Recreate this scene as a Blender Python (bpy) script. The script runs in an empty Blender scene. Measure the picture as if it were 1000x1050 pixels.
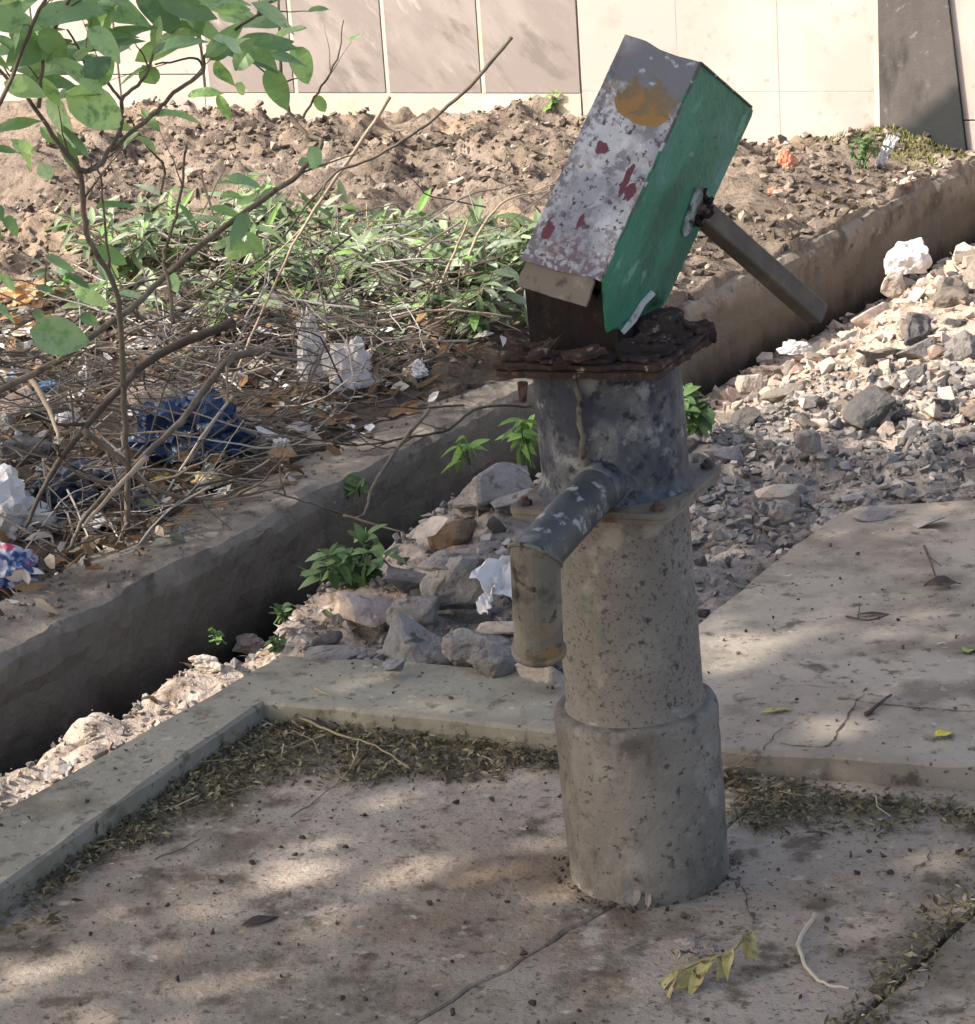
import bpy, bmesh, math, random
import numpy as np
from mathutils import Vector, Matrix, noise, Quaternion, geometry
from math import radians as rad, sin, cos, pi

# ------------------------------------------------------------------ camera
S = bpy.context.scene
F, PITCH, ROLL = 2450.0, rad(17), rad(-4)
FW = np.array([0, cos(PITCH), -sin(PITCH)]); UP0 = np.array([0, sin(PITCH), cos(PITCH)]); RT0 = np.array([1., 0, 0])
RT = cos(ROLL)*RT0 + sin(ROLL)*UP0; UP = cos(ROLL)*UP0 - sin(ROLL)*RT0
def ray(px, py): return FW + RT*(px-500)/F + UP*(525-py)/F
CAM = -ray(667, 896)*2.88
cd = bpy.data.cameras.new('camera'); co = bpy.data.objects.new('camera', cd); S.collection.objects.link(co)
co.matrix_world = Matrix(((RT[0], UP[0], -FW[0], CAM[0]), (RT[1], UP[1], -FW[1], CAM[1]), (RT[2], UP[2], -FW[2], CAM[2]), (0, 0, 0, 1)))
cd.sensor_fit = 'HORIZONTAL'; cd.sensor_width = 36; cd.lens = F/1000*36; cd.clip_start = .05; cd.clip_end = 500
S.camera = co
# ------------------------------------------------------------------ light
SUN_AZ, SUN_EL = rad(195), rad(40)
TOSUN = Vector((cos(SUN_AZ)*cos(SUN_EL), sin(SUN_AZ)*cos(SUN_EL), sin(SUN_EL)))
W = bpy.data.worlds.new('World'); S.world = W; W.use_nodes = True
nt = W.node_tree; nt.nodes.clear()
sky = nt.nodes.new('ShaderNodeTexSky'); sky.sky_type = 'NISHITA'; sky.sun_disc = False
sky.sun_elevation = SUN_EL; sky.sun_rotation = rad(90) - SUN_AZ + 2*pi
sky.air_density = 0.85; sky.dust_density = 4.0; sky.ozone_density = 0.6
bg = nt.nodes.new('ShaderNodeBackground'); bg.inputs[1].default_value = 0.15
wo = nt.nodes.new('ShaderNodeOutputWorld'); nt.links.new(sky.outputs[0], bg.inputs[0]); nt.links.new(bg.outputs[0], wo.inputs[0])
sd = bpy.data.lights.new('sun', 'SUN'); sd.energy = 2.85; sd.angle = rad(0.6); sd.color = (1, .945, .875)
so = bpy.data.objects.new('sun', sd); S.collection.objects.link(so); so.location = (-6, -2, 8)
so.rotation_euler = TOSUN.to_track_quat('Z', 'Y').to_euler()
S.view_settings.view_transform = 'Standard'; S.view_settings.look = 'None'
S.view_settings.exposure = 1.62; S.view_settings.gamma = 1

# ------------------------------------------------------------------ layout helpers
A2 = np.array([cos(rad(60)), sin(rad(60))]); B2 = np.array([cos(rad(-30)), sin(rad(-30))])   # s: along the drain, t: across it
def P(s, t, z=0.): return (A2[0]*s+B2[0]*t, A2[1]*s+B2[1]*t, z)
def ST(x, y): return A2[0]*x+A2[1]*y, B2[0]*x+B2[1]*y
def at(px, py, z=0.):
    r = ray(px, py); return CAM + r*(z-CAM[2])/r[2]
def atY(px, py, y=0.):
    r = ray(px, py); return CAM + r*(y-CAM[1])/r[1]
def nz(x, y, z=0.): return noise.noise(Vector((x, y, z)))
def fbm(x, y, z=0., o=4): return noise.fractal(Vector((x, y, z)), 1.0, 2.0, o)
def sm(a, b, x):
    x = min(1, max(0, (x-a)/(b-a))); return x*x*(3-2*x)
R = random.Random(7)

# ------------------------------------------------------------------ materials
def rgb(h):
    if isinstance(h, str):
        v = [int(h[i:i+2], 16)/255 for i in (0, 2, 4)]
        return tuple(c/12.92 if c <= .04045 else ((c+.055)/1.055)**2.4 for c in v) + (1,)
    return tuple(h) + (1,)
def mat(name, col, layers=(), rough=.9, bump=(), rnd=None, spec=.25, trans=0, metal=0, alpha=None):
    """col: base; layers: (scale, lo, hi, colour[, detail, stretch, seed]); bump: (scale, metres); rnd: ('island'|'object', [colours])"""
    m = bpy.data.materials.new(name); m.use_nodes = True; t = m.node_tree; t.nodes.clear(); N = t.nodes.new; L = t.links.new
    out = N('ShaderNodeOutputMaterial'); bs = N('ShaderNodeBsdfPrincipled')
    bs.inputs['Roughness'].default_value = rough; bs.inputs['Specular IOR Level'].default_value = spec; bs.inputs['Metallic'].default_value = metal
    tc = N('ShaderNodeTexCoord'); co_ = tc.outputs['Object']
    if rnd:
        g = N('ShaderNodeNewGeometry').outputs['Random Per Island'] if rnd[0] == 'island' else N('ShaderNodeObjectInfo').outputs['Random']
        cr = N('ShaderNodeValToRGB'); els = cr.color_ramp.elements; n = len(rnd[1])
        while len(els) < n: els.new(.5)
        for i, c in enumerate(rnd[1]): els[i].position = i/max(1, n-1); els[i].color = rgb(c)
        L(g, cr.inputs[0]); cur = cr.outputs[0]
    else:
        c = N('ShaderNodeRGB'); c.outputs[0].default_value = rgb(col); cur = c.outputs[0]
    def tex(scale, detail=5, stretch=None, seed=0):
        mp = N('ShaderNodeMapping'); L(co_, mp.inputs[0]); mp.inputs[1].default_value = (seed*3.7, seed*1.3, seed*2.1)
        if stretch and len(stretch) == 6: mp.vector_type = 'TEXTURE'; mp.inputs[2].default_value = stretch[3:]; mp.inputs[3].default_value = stretch[:3]
        elif stretch: mp.inputs[3].default_value = stretch
        nx = N('ShaderNodeTexNoise'); nx.inputs['Scale'].default_value = scale; nx.inputs['Detail'].default_value = detail; nx.inputs['Roughness'].default_value = .62
        L(mp.outputs[0], nx.inputs['Vector']); return nx.outputs[0]
    for i, ly in enumerate(layers):
        sc, lo, hi, c = ly[:4]; de = ly[4] if len(ly) > 4 else 5; stt = ly[5] if len(ly) > 5 else None; sd_ = ly[6] if len(ly) > 6 else i+1
        mr = N('ShaderNodeMapRange'); mr.interpolation_type = 'SMOOTHSTEP'; mr.inputs[1].default_value = lo; mr.inputs[2].default_value = hi
        L(tex(sc, de, stt, sd_), mr.inputs[0])
        mx = N('ShaderNodeMix'); mx.data_type = 'RGBA'; L(mr.outputs[0], mx.inputs[0]); L(cur, mx.inputs[6]); mx.inputs[7].default_value = rgb(c); cur = mx.outputs[2]
    L(cur, bs.inputs['Base Color'])
    nrm = None
    for i, (sc, d) in enumerate(bump):
        b = N('ShaderNodeBump'); b.inputs['Strength'].default_value = 1; b.inputs['Distance'].default_value = d
        L(tex(sc, 6, None, 20+i), b.inputs['Height'])
        if nrm: L(nrm, b.inputs['Normal'])
        nrm = b.outputs[0]
    if nrm: L(nrm, bs.inputs['Normal'])
    sh = bs.outputs[0]
    if trans:
        tr = N('ShaderNodeBsdfTranslucent'); L(cur, tr.inputs[0]); ms = N('ShaderNodeMixShader'); ms.inputs[0].default_value = trans
        L(sh, ms.inputs[1]); L(tr.outputs[0], ms.inputs[2]); sh = ms.outputs[0]
    if alpha is not None:
        tp = N('ShaderNodeBsdfTransparent'); ms = N('ShaderNodeMixShader'); ms.inputs[0].default_value = alpha
        L(tp.outputs[0], ms.inputs[1]); L(sh, ms.inputs[2]); sh = ms.outputs[0]
    L(sh, out.inputs[0]); return m

M = {}
M['platform'] = mat('platform_concrete', '857868', [(2.2, .42, .62, '938677'), (5, .48, .66, '695d4e'), (1.6, .57, .68, '72614f', 4), (14, .52, .66, '5a4e40', 6), (50, .57, .70, '4f4539', 4), (120, .57, .70, '54493c', 3), (9, .62, .72, 'a0937f', 5), (34, .60, .72, 'a29480', 5)], bump=[(3, .014), (12, .010), (40, .004), (110, .002)])
M['kerb'] = mat('kerb_concrete', '7c7667', [(3, .42, .62, '898271'), (7, .50, .66, '665f50'), (24, .55, .68, '5a5243', 5), (60, .6, .7, '4a4338', 4), (2, .55, .7, '6f7162'), (40, .62, .72, '9a917f', 5)], bump=[(6, .006), (20, .004), (80, .0015)])
M['slab'] = mat('slab_concrete', '807668', [(2.5, .42, .62, '8e8475'), (6, .50, .66, '695f53'), (22, .56, .70, '534a40', 6), (1.6, .57, .7, '76685a', 4), (70, .60, .72, '4d453b', 3), (40, .62, .72, '9a9081', 5)], bump=[(4, .006), (20, .004), (90, .0015)])
M['drainface'] = mat('damp_mossy_concrete', '40382e', [(3, .42, .6, '4b4236'), (8, .5, .66, '2d2720'), (20, .55, .7, '231f19', 6), (2.2, .55, .68, '34372a', 4), (12, .6, .72, '5f5546', 6, (1, 1, .3))], bump=[(6, .012), (22, .008), (90, .003)])
M['drainwall'] = mat('mossy_concrete', '6f665a', [(3, .42, .6, '7d7366'), (8, .48, .64, '554d44'), (14, .58, .7, '928777', 5), (26, .55, .7, '443d35', 6), (2.2, .58, .7, '4f5346', 4)], bump=[(6, .012), (22, .008), (90, .003)])
DAMPWALL = True
M['soil'] = mat('soil_brown', '6e6153', [(3, .4, .62, '7f7163'), (8, .5, .66, '554a3f'), (28, .55, .7, '3f362d', 6), (14, .6, .72, '94877a'), (80, .58, .7, '3a3228', 4)], bump=[(12, .02), (45, .01), (140, .004)])
M['soilred'] = mat('soil_orange', '82705d', [(4, .45, .65, '8f7c67'), (9, .5, .66, '6d5f51'), (20, .55, .7, '594b3f'), (80, .6, .7, '463c2f')], bump=[(20, .015), (80, .006)])
M['bank'] = mat('bank_soil_pale', 'a39180', [(6, .45, .62, 'b0a08e'), (14, .50, .64, '6f6051', 6), (40, .56, .68, '54473a', 5), (22, .6, .72, 'c0b09d', 5)], bump=[(16, .016), (60, .009)])
M['dust'] = mat('rubble_dust', '7c736a', [(5, .45, .62, '8a8177'), (24, .52, .66, '554d45', 6)], bump=[(20, .02), (70, .01)])
M['humus'] = mat('dark_litter_soil', '463c31', [(6, .45, .65, '5a4d3f'), (20, .5, .66, '2f2821', 6), (60, .6, .7, '7a6a58', 5)], bump=[(15, .02), (60, .008)])
M['mud'] = mat('drain_mud', '2a2622', [(8, .5, .7, '3a342d')], rough=.5, bump=[(20, .01)])
M['stone'] = mat('rubble_stone', '', [(12, .5, .66, '5f5953', 6), (40, .56, .70, '4c4742', 5), (25, .6, .72, '9a938b', 5)], bump=[(25, .010), (110, .004)], rnd=('object', ['6d6862', '807b75', '746e68', '65625e', '8c857d', '7a736d', '716f6c']))
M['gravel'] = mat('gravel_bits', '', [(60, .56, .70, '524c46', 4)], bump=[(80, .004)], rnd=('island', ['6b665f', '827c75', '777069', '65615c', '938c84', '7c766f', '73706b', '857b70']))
M['palegravel'] = mat('pale_gravel_bits', '', [(60, .58, .72, '786a5c', 4)], bump=[(80, .004)], rnd=('island', ['968878', 'b3a595', 'a39585', '8d8072', 'bcae9f', 'a69586', '9c8d7e', 'a58677']))  # lighter copy of the gravel: the sun's brightness put into the colour
M['palestone'] = mat('pale_rubble_stone', '', [(10, .50, .66, '8f8173', 6), (50, .56, .70, '74685b', 5), (5, .55, .7, 'c0b3a4', 5)], bump=[(25, .010), (70, .006), (140, .003)], rnd=('object', ['a69888', 'b8aa9a', '9b8d7f', '958879', 'c0b2a2', 'a89383', 'ad9e8e']))  # pale stones; in the sunlit rubble the sun's tone is in this colour
M['clod'] = mat('soil_clods', '', [(50, .55, .7, '453b32', 5)], bump=[(60, .006), (140, .003)], rnd=('island', ['5f5448', '6e6254', '564b3f', '7d7063', '64594d', '8e8173', '6b5f52', '493f35', 'a59889', '504639', '42382f']))
M['brick'] = mat('brick_red', '6d5947', [(20, .5, .7, '574536'), (50, .55, .7, '44372b')], bump=[(40, .008), (120, .003)])
M['pinkstone'] = mat('pink_slab', 'a08f82', [(10, .5, .68, 'ae9d90'), (40, .58, .7, '7c6c60')], bump=[(30, .005), (90, .002)])
M['crumb'] = mat('dark_crumbs', '', rnd=('island', ['2f2822', '3d332b', '4c4036', '2a2420', '5a4c40']), bump=[(90, .002)])
M['litter'] = mat('leaf_litter_bits', '', rnd=('island', ['453d2a', '5c523c', '3b3526', '73694c', '342e20', '8a7d5e', '524836', '4e4c30', '9c8f70', '413929', '7f7255', '63583f', '5d6040']), trans=.1)
M['dryleaf'] = mat('dry_leaves', '', rnd=('island', ['5f4732', '87684a', '4d3a2b', 'a88a67', '3a2e24', '967450', '6f5a46', 'd3c8b5', '574a3c', 'd8d2c8', '40352b', 'e6e2dc', '51583a', '6d7450']), trans=.2)
M['litter_moss'] = mat('moss', '', rnd=('island', ['5c5f35', '6f6d3e', '4a4f2c', '857c50']), trans=.15)
M['stalk'] = mat('pale_stalk', 'a89c88', [(50, .5, .7, '8a7d69')])
M['straw'] = mat('straw', '', rnd=('island', ['8a7f68', 'a2977c', '75694f', 'b5aa90']))
M['bark'] = mat('bark_grey', '5f5548', [(20, .45, .65, '776a5a', 5, (1, 1, .3)), (50, .55, .7, '3f372e')], bump=[(60, .003)])
M['barkdark'] = mat('bark_dark', '463c34', [(20, .45, .65, '5a4d42', 5), (50, .55, .7, '332b25')], bump=[(60, .003)])
M['barkpale'] = mat('bark_pale', '9c8a74', [(20, .45, .65, '8a7863'), (50, .58, .7, '6d5d4c')], bump=[(60, .002)])
M['twig'] = mat('twigs', '', rnd=('island', ['4d453d', '645a50', '3f372f', '7b7064', '3a312a', '9e9488', '584d43', '453b33', 'c0b8ac', '332b24', '8a8075']))
M['leaf'] = mat('shrub_leaf', '', [(40, .5, .7, '6d8f55', 3)], rough=.42, rnd=('island', ['587a3e', '7f9f58', '9cbd6a', '66864c', 'b0cc80', '90ae7c', '4a683a', 'b8cf98']), trans=.45, spec=.6)
M['leafgrey'] = mat('thicket_leaf', '', rough=.6, rnd=('island', ['4a573a', '617052', '84926f', '425034', '9caa86', '50603c', '6f8058', 'aeb89c', '37432c', '7fa055', '5f7a44', '2f3a26']), trans=.25)
M['weed'] = mat('weed_leaf', '', rough=.6, rnd=('island', ['3a4f2c', '4c6438', '63794a', '425832', '7b8f62']), trans=.3)
M['weedbright'] = mat('bright_weed_leaf', '', rough=.6, rnd=('island', ['536f38', '6b8a45', '85a455', '4a6434']), trans=.35)
M['crown'] = mat('crown_leaf', '', rough=.6, rnd=('island', ['35552a', '456b34', '3d5f30']), trans=.06)

# ------------------------------------------------------------------ mesh helpers
class MB:
    def __init__(s): s.v = []; s.f = []; s.m = []; s.mi = 0
    def add(s, vs, fs):
        o = len(s.v); s.v += [tuple(map(float, v)) for v in vs]; s.f += [tuple(i+o for i in f) for f in fs]; s.m += [s.mi]*len(fs)
    def build(s, name, mats, parent=None, loc=None, smooth=False):
        me = bpy.data.meshes.new(name); l = loc if loc is not None else (parent.location if parent else (0, 0, 0))
        me.from_pydata([(x-l[0], y-l[1], z-l[2]) for x, y, z in s.v], [], s.f); me.update()
        for m in (mats if isinstance(mats, (list, tuple)) else [mats]): me.materials.append(m)
        me.polygons.foreach_set('material_index', s.m)
        if smooth: me.polygons.foreach_set('use_smooth', [True]*len(s.f))
        o = bpy.data.objects.new(name, me); S.collection.objects.link(o)
        if parent: o.parent = parent
        elif loc is not None: o.location = loc
        return o
def tag(o, label=None, cat=None, group=None, kind=None):
    if label: o['label'] = label
    if cat: o['category'] = cat
    if group: o['group'] = group
    if kind: o['kind'] = kind
    return o
def thing(name, label, cat, loc=(0, 0, 0), group=None):
    o = bpy.data.objects.new(name, None); S.collection.objects.link(o); o.location = tuple(map(float, loc)); o.empty_display_size = .1
    return tag(o, label, cat, group)
def frame(d):
    d = Vector(d).normalized(); u = d.orthogonal().normalized(); return d, u, d.cross(u)
def smooth_path(pts, n=4, jit=0., rnd=R):
    pts = [Vector(p) for p in pts]; out = []
    for i in range(len(pts)-1):
        p0 = pts[max(i-1, 0)]; p1 = pts[i]; p2 = pts[i+1]; p3 = pts[min(i+2, len(pts)-1)]
        for k in range(n):
            t = k/n; out.append(.5*((2*p1)+(p2-p0)*t+(2*p0-5*p1+4*p2-p3)*t*t+(3*p1-p0-3*p2+p3)*t*t*t))
    out.append(pts[-1])
    if jit: out = [p+Vector((rnd.uniform(-jit, jit) for _ in range(3))) for p in out]
    return out
def tube(mb, pts, r0, r1, n=6, cap=True):
    pts = [Vector(p) for p in pts]; L = len(pts); vs = []; fs = []; u = None
    for i, p in enumerate(pts):
        d = (pts[min(i+1, L-1)]-pts[max(i-1, 0)])
        d = d.normalized() if d.length > 1e-9 else Vector((0, 0, 1))
        u = d.orthogonal().normalized() if u is None else (u-d*u.dot(d)).normalized()
        w = d.cross(u); r = r0+(r1-r0)*i/(L-1)
        for k in range(n):
            a = 2*pi*k/n; vs.append(p+(u*cos(a)+w*sin(a))*r)
    for i in range(L-1):
        for k in range(n): fs.append((i*n+k, i*n+(k+1) % n, (i+1)*n+(k+1) % n, (i+1)*n+k))
    if cap: fs.append(tuple(range(n-1, -1, -1))); fs.append(tuple((L-1)*n+k for k in range(n)))
    mb.add(vs, fs)
def leaf(mb, base, d, nrm, ln, wd, curl=.2, fold=.15, st=4, wave=0.):
    d = Vector(d).normalized(); nrm = Vector(nrm); nrm = (nrm-d*nrm.dot(d)).normalized(); sd_ = d.cross(nrm); b = Vector(base); vs = []; fs = []
    for i in range(st+1):
        t = i/st; w = wd*.5*max(.03, 2.05*(t**.62)*((1-t)**.85)); c = b+d*ln*t*(1-.12*curl*t)-nrm*(curl*ln*t*t)
        h = fold*w; wv = nrm*(wave*wd*sin(t*9+b.x*50))
        vs += [c+sd_*w+nrm*h+wv, c, c-sd_*w+nrm*h-wv]
    for i in range(st):
        o = i*3; fs += [(o, o+1, o+4, o+3), (o+1, o+2, o+5, o+4)]
    mb.add(vs, fs)
def lathe(mb, prof, axis_o, axis_d, n=64, wob=0.):
    """prof: (r, h) along the axis; closed at neither end"""
    d, u, w = frame(axis_d); o = Vector(axis_o); vs = []; fs = []
    for j, (r, h) in enumerate(prof):
        for k in range(n):
            a = 2*pi*k/n; e = Vector((cos(a), sin(a), 0)); rr = r*(1+wob*nz(e.x*2, e.y*2, h*14)) if r > 0 else 0
            vs.append(o+d*h+(u*cos(a)+w*sin(a))*rr)
    for j in range(len(prof)-1):
        for k in range(n): fs.append((j*n+k, j*n+(k+1) % n, (j+1)*n+(k+1) % n, (j+1)*n+k))
    mb.add(vs, fs)
def hull_rock(seed, n=14, sq=(1, .8, .6)):
    r = random.Random(seed); bm = bmesh.new()
    for _ in range(n):
        v = Vector((r.gauss(0, 1), r.gauss(0, 1), r.gauss(0, 1))).normalized()*r.uniform(.75, 1); bm.verts.new((v.x*sq[0], v.y*sq[1], v.z*sq[2]))
    g = bmesh.ops.convex_hull(bm, input=bm.verts); bmesh.ops.delete(bm, geom=list({e for e in g['geom_interior'] if isinstance(e, bmesh.types.BMVert)}), context='VERTS')
    return bm
def rock_mesh(name, seed, n=12, sq=(1, .8, .6), sub=3, amp=.08, bev=.08, freq=2.2):
    bm = hull_rock(seed, n, sq)
    bmesh.ops.bevel(bm, geom=bm.edges[:], offset=bev, segments=1, affect='EDGES', profile=.5)
    bmesh.ops.triangulate(bm, faces=bm.faces[:])
    for _ in range(sub): bmesh.ops.subdivide_edges(bm, edges=[e for e in bm.edges if e.calc_length() > .16], cuts=1, use_grid_fill=True); bmesh.ops.triangulate(bm, faces=bm.faces[:])
    bm.normal_update()
    for v in bm.verts:
        q = v.co*freq+Vector((seed*3.1, 0, 0)); v.co += v.normal*(amp*noise.fractal(q, 1., 2., 4)+amp*.35*noise.noise(q*4.5))
    me = bpy.data.meshes.new(name); bm.to_mesh(me); bm.free(); return me
def low_rocks(count=14):
    out = []
    for k in range(count):
        bm = hull_rock(900+k, R.choice([8, 9, 10, 12]), (1, R.uniform(.65, .95), R.uniform(.4, .8)))
        bm.verts.index_update(); out.append((np.array([v.co[:] for v in bm.verts]), [[v.index for v in f.verts] for f in bm.faces])); bm.free()
    return out
LOW = low_rocks()
def scatter_rocks(mb, pts, sizes, rnd):
    for p, sz in zip(pts, sizes):
        V, Fc = rnd.choice(LOW); q = np.array(Quaternion((rnd.gauss(0, 1), rnd.gauss(0, 1), rnd.gauss(0, 1), rnd.gauss(0, 1))).normalized().to_matrix())
        # keep flat side roughly down
        if rnd.random() < .6: q = np.array(Matrix.Rotation(rnd.uniform(0, 2*pi), 3, 'Z') @ Matrix.Rotation(rnd.gauss(0, .3), 3, 'X'))
        mb.add((V*sz) @ q.T + np.array(p), Fc)
def densify(poly, step=.02, amp=.0015, fr=25):
    out = []
    for i in range(len(poly)):
        x0, y0 = poly[i]; x1, y1 = poly[(i+1) % len(poly)]; L = math.hypot(x1-x0, y1-y0); n = max(1, min(400, int(L/step)))
        for k in range(n):
            x = x0+(x1-x0)*k/n; y = y0+(y1-y0)*k/n
            out.append((x+amp*fbm(x*fr, y*fr, 1), y+amp*fbm(x*fr, y*fr, 9)))
    return out
def slab(mb, poly, zt, zb, ch=.006, amp=.0018, fr=25, step=.02):
    """extruded outline (counter-clockwise, world xy) with a worn, chamfered rim"""
    ar = sum(poly[i][0]*poly[(i+1) % len(poly)][1]-poly[(i+1) % len(poly)][0]*poly[i][1] for i in range(len(poly)))
    if ar < 0: poly = poly[::-1]
    q = densify(poly, step, amp, fr); n = len(q); ins = []
    for i in range(n):
        ax, ay = q[i-1]; bx, by = q[(i+1) % n]; dx, dy = bx-ax, by-ay; l = math.hypot(dx, dy) or 1; c = ch*(1+.8*nz(q[i][0]*14, q[i][1]*14, 5))
        ins.append((q[i][0]-dy/l*c, q[i][1]+dx/l*c, c))
    vs = [(x, y, zb) for x, y in q]+[(q[i][0], q[i][1], zt-ins[i][2]) for i in range(n)]+[(x, y, zt) for x, y, c in ins]
    fs = [(i, (i+1) % n, n+(i+1) % n, n+i) for i in range(n)]+[(n+i, n+(i+1) % n, 2*n+(i+1) % n, 2*n+i) for i in range(n)]
    mb.add(vs, fs)
    r = geometry.delaunay_2d_cdt([Vector((x, y)) for x, y, c in ins], [(i, (i+1) % n) for i in range(n)], [list(range(n))], 1, 1e-7)
    mb.add([(v.x, v.y, zt) for v in r[0]], r[2])

# ------------------------------------------------------------------ ground
WALL_S = 4.55; DW_F, DW_B, DW_Z = -1.211, -1.405, .04
def dwt(s): return DW_F+.061*max(0, s-1.16)
def dwz(s): return DW_Z+.0225*max(0, min(s, 5)-1.16)
def mound(s, t):
    h = .015+.05*sm(.4, 1.8, s)+(dwz(s)-DW_Z)*.45-.03*sm(3.6, 4.5, s)*sm(-2.2, -1.6, t)
    big = sm(2.0, 4.25, s)*sm(-1.45, -2.75, t)
    h += .12*big+.03*sm(2.2, 4, s)*(1-sm(-1.6, -2.4, t))
    return h
def gz(s, t):
    F_ = dwt(s); B_ = F_-.195; Z_ = dwz(s)
    cover = B_+.05+(F_-.016-B_-.05)*sm(1.55, 2.2, s)
    if t < cover:
        h = mound(s, t); a = sm(1.5, 2.4, s)*.9+.25; x, y = s, t
        h += a*(.060*fbm(x*2.2, y*2.2, 3)+.055*fbm(x*6, y*6, 7)+.024*fbm(x*19, y*19, 5, 3))
        k = sm(1.6, 2.2, s); lim = Z_+.006+.014*k+.4*max(0, cover-.04-t)+.02*fbm(x*9, y*9, 2)
        e = sm(B_-.30, B_-.10, t); h = h*(1-e)+e*(min(h, lim)*(1-k)+(min(h, lim)*.35+.65*lim)*k)
        if s > WALL_S+.3: h = 0
        return h
    if t < F_+.022: return -.5
    # drain bed and banks
    fill = sm(1.0, 2.3, s); bed = -.36+.22*fill
    bank = -.018+.028*fbm(s*9, t*9, 4)+.011*fbm(s*26, t*26, 8)
    edge = -1.03+.075*sm(.2, .7, s)-.03*sm(.7, 1.3, s)+.03*fbm(s*5, 2, 6)
    w = sm(edge-.05-.02*fill, edge+.03+.36*fill, t)
    hump = .07*math.exp(-((s-1.12)/.32)**2-((t+.80)/.26)**2)+.03*math.exp(-((s-.75)/.3)**2-((t+.65)/.25)**2)
    right = sm(1.45, 2.4, s)
    heap = (.13*math.exp(-((s-3.0)/.75)**2-((t+.25)/.6)**2)+.05*sm(3.0, 4.2, s))*right
    top = bank*(1-.6*right)+hump+heap+right*(.014*fbm(s*6, t*6, 11)+.012*fbm(s*18, t*18, 12))
    under = -.09
    if (s < .44 and t > -.80) or (s < 1.37 and t > -.265): top = under
    return bed*(1-w)+top*w
def atg(px, py, z=0.):
    """where a sight line meets the ground"""
    r = ray(px, py); k = 2.4
    while k < 9:
        p = CAM+r*k; s, t = ST(p[0], p[1]); h = max(gz(s, t), DW_Z-.02 if -1.42 < t < -1.2 and s < 2 else -9, .0 if s > WALL_S else -9)
        if p[2] <= h: return p
        k += .012
    return at(px, py, z)
def axis_lines(lo, hi, fine, far):
    n = int((hi-lo)/fine); L = [lo+(hi-lo)*i/n for i in range(n+1)]; d = fine; x = lo; pre = []
    while x > -far: d *= 1.5; x -= d; pre.append(x)
    x = hi; d = fine; post = []
    while x < far: d *= 1.5; x += d; post.append(x)
    return pre[::-1]+L+post
ss = axis_lines(-.5, 4.6, .016, 60); ts = axis_lines(-3.7, .5, .016, 60)
mb = MB(); nT = len(ts)
vs = []
for s in ss:
    for t in ts:
        far = max(0, abs(t)-4.5, s-4.9, -s-3)
        vs.append(P(s, t, gz(min(s, 6), t) if far <= 0 else (gz(min(max(s, -3.), 4.85), max(min(t, 4.5), -4.5)) if far < .5 else (-.02 if t > -1.2 or t < -1.5 else -.1))))
fs = []; ms = []
for i in range(len(ss)-1):
    for j in range(nT-1):
        fs.append((i*nT+j, (i+1)*nT+j, (i+1)*nT+j+1, i*nT+j+1)); s = ss[i]; t = ts[j]
        k = 0
        if t > dwt(s)+.02:
            z = max(vs[fs[-1][q]][2] for q in range(4)); k = 2
            if z < -.16: k = 3
            elif s > 2.0+.25*fbm(s*3, t*3, 60): k = 2  # paler ground where the sun falls, its brightness put into the colour
            elif s > 1.0 or (s > .45 and t > -.78): k = 4
        elif s < 2.25+.3*fbm(s*3, t*3, 61): k = 5
        elif t < DW_B and fbm(s*1.1+3, t*1.1, 20) > .24 and s > 1.9: k = 1
        ms.append(k)
mb.v = vs; mb.f = fs; mb.m = ms
g = mb.build('ground', [M['soil'], M['soilred'], M['bank'], M['mud'], M['dust'], M['humus']], smooth=True); tag(g, kind='structure')
# water lying in the drain
mb = MB(); n = 60
for i in range(n+1):
    s = -3+4.6*i/n; mb.v += [P(s, DW_F-.02, -.27), P(s, -.9, -.27)]
mb.f = [(2*i, 2*i+1, 2*i+3, 2*i+2) for i in range(n)]; mb.m = [0]*n
M['water'] = mat('drain_water', '0c0b09', [(6, .5, .7, '17140f')], rough=.12, spec=.5, bump=[(9, .002)])
tag(mb.build('water', M['water']), kind='structure')

# ------------------------------------------------------------------ concrete platform, pavement, kerb, drain wall
def P2(s, t): return P(s, t)[:2]
def jag(p0, p1, n, amp, seed):
    out = []; d = Vector((p1[1]-p0[1], p0[0]-p1[0])).normalized()
    for i in range(n+1):
        f = i/n; e = amp*fbm(f*5, seed, 0) if 0 < i < n else 0
        out.append((p0[0]+(p1[0]-p0[0])*f+d.x*e, p0[1]+(p1[1]-p0[1])*f+d.y*e))
    return out
ck = jag((-1.6, -.33), (-.41, -.082), 14, .04, 1)[:-1]+jag((-.41, -.082), (-.14, -.018), 10, .012, 2)+[(0., 0.02), (.12, .03), (.42, .05)]   # (s,t) crack line
mb = MB()
slab(mb, [P2(-1.6, -.78)]+[P2(s, t-.0005) for s, t in ck]+[P2(.42, -.78)], 0, -.10, .003, .0008, step=.03)
slab(mb, [P2(s, t+.0005) for s, t in ck][::-1]+[P2(-1.6, .318), P2(-.244, .344), P2(.055, .383), P2(.40, .43)][:4], -.001, -.10, .003, .0008, step=.03)
tag(mb.build('pump_platform', M['platform']), kind='structure')
mb = MB()
slab(mb, [P2(-1.6, .328), P2(-.244, .354), P2(.055, .393), P2(.31, .42), P2(.40, 2.2), P2(-1.6, 2.2)], .003, -.10, .005, .002)
tag(mb.build('pavement', M['platform']), kind='structure')
mb = MB()
slab(mb, [P2(.292, -.268), P2(.306, -.038), P2(.371, .284), P2(.47, 2.2), P2(1.75, 2.2), P2(1.56, .5), P2(1.457, -.065), P2(1.369, -.244), P2(1.275, -.268)], .035, -.12, .006, .005, 12)
o = mb.build('walkway', M['slab']); tag(o, kind='structure')
mb = MB()
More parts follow.
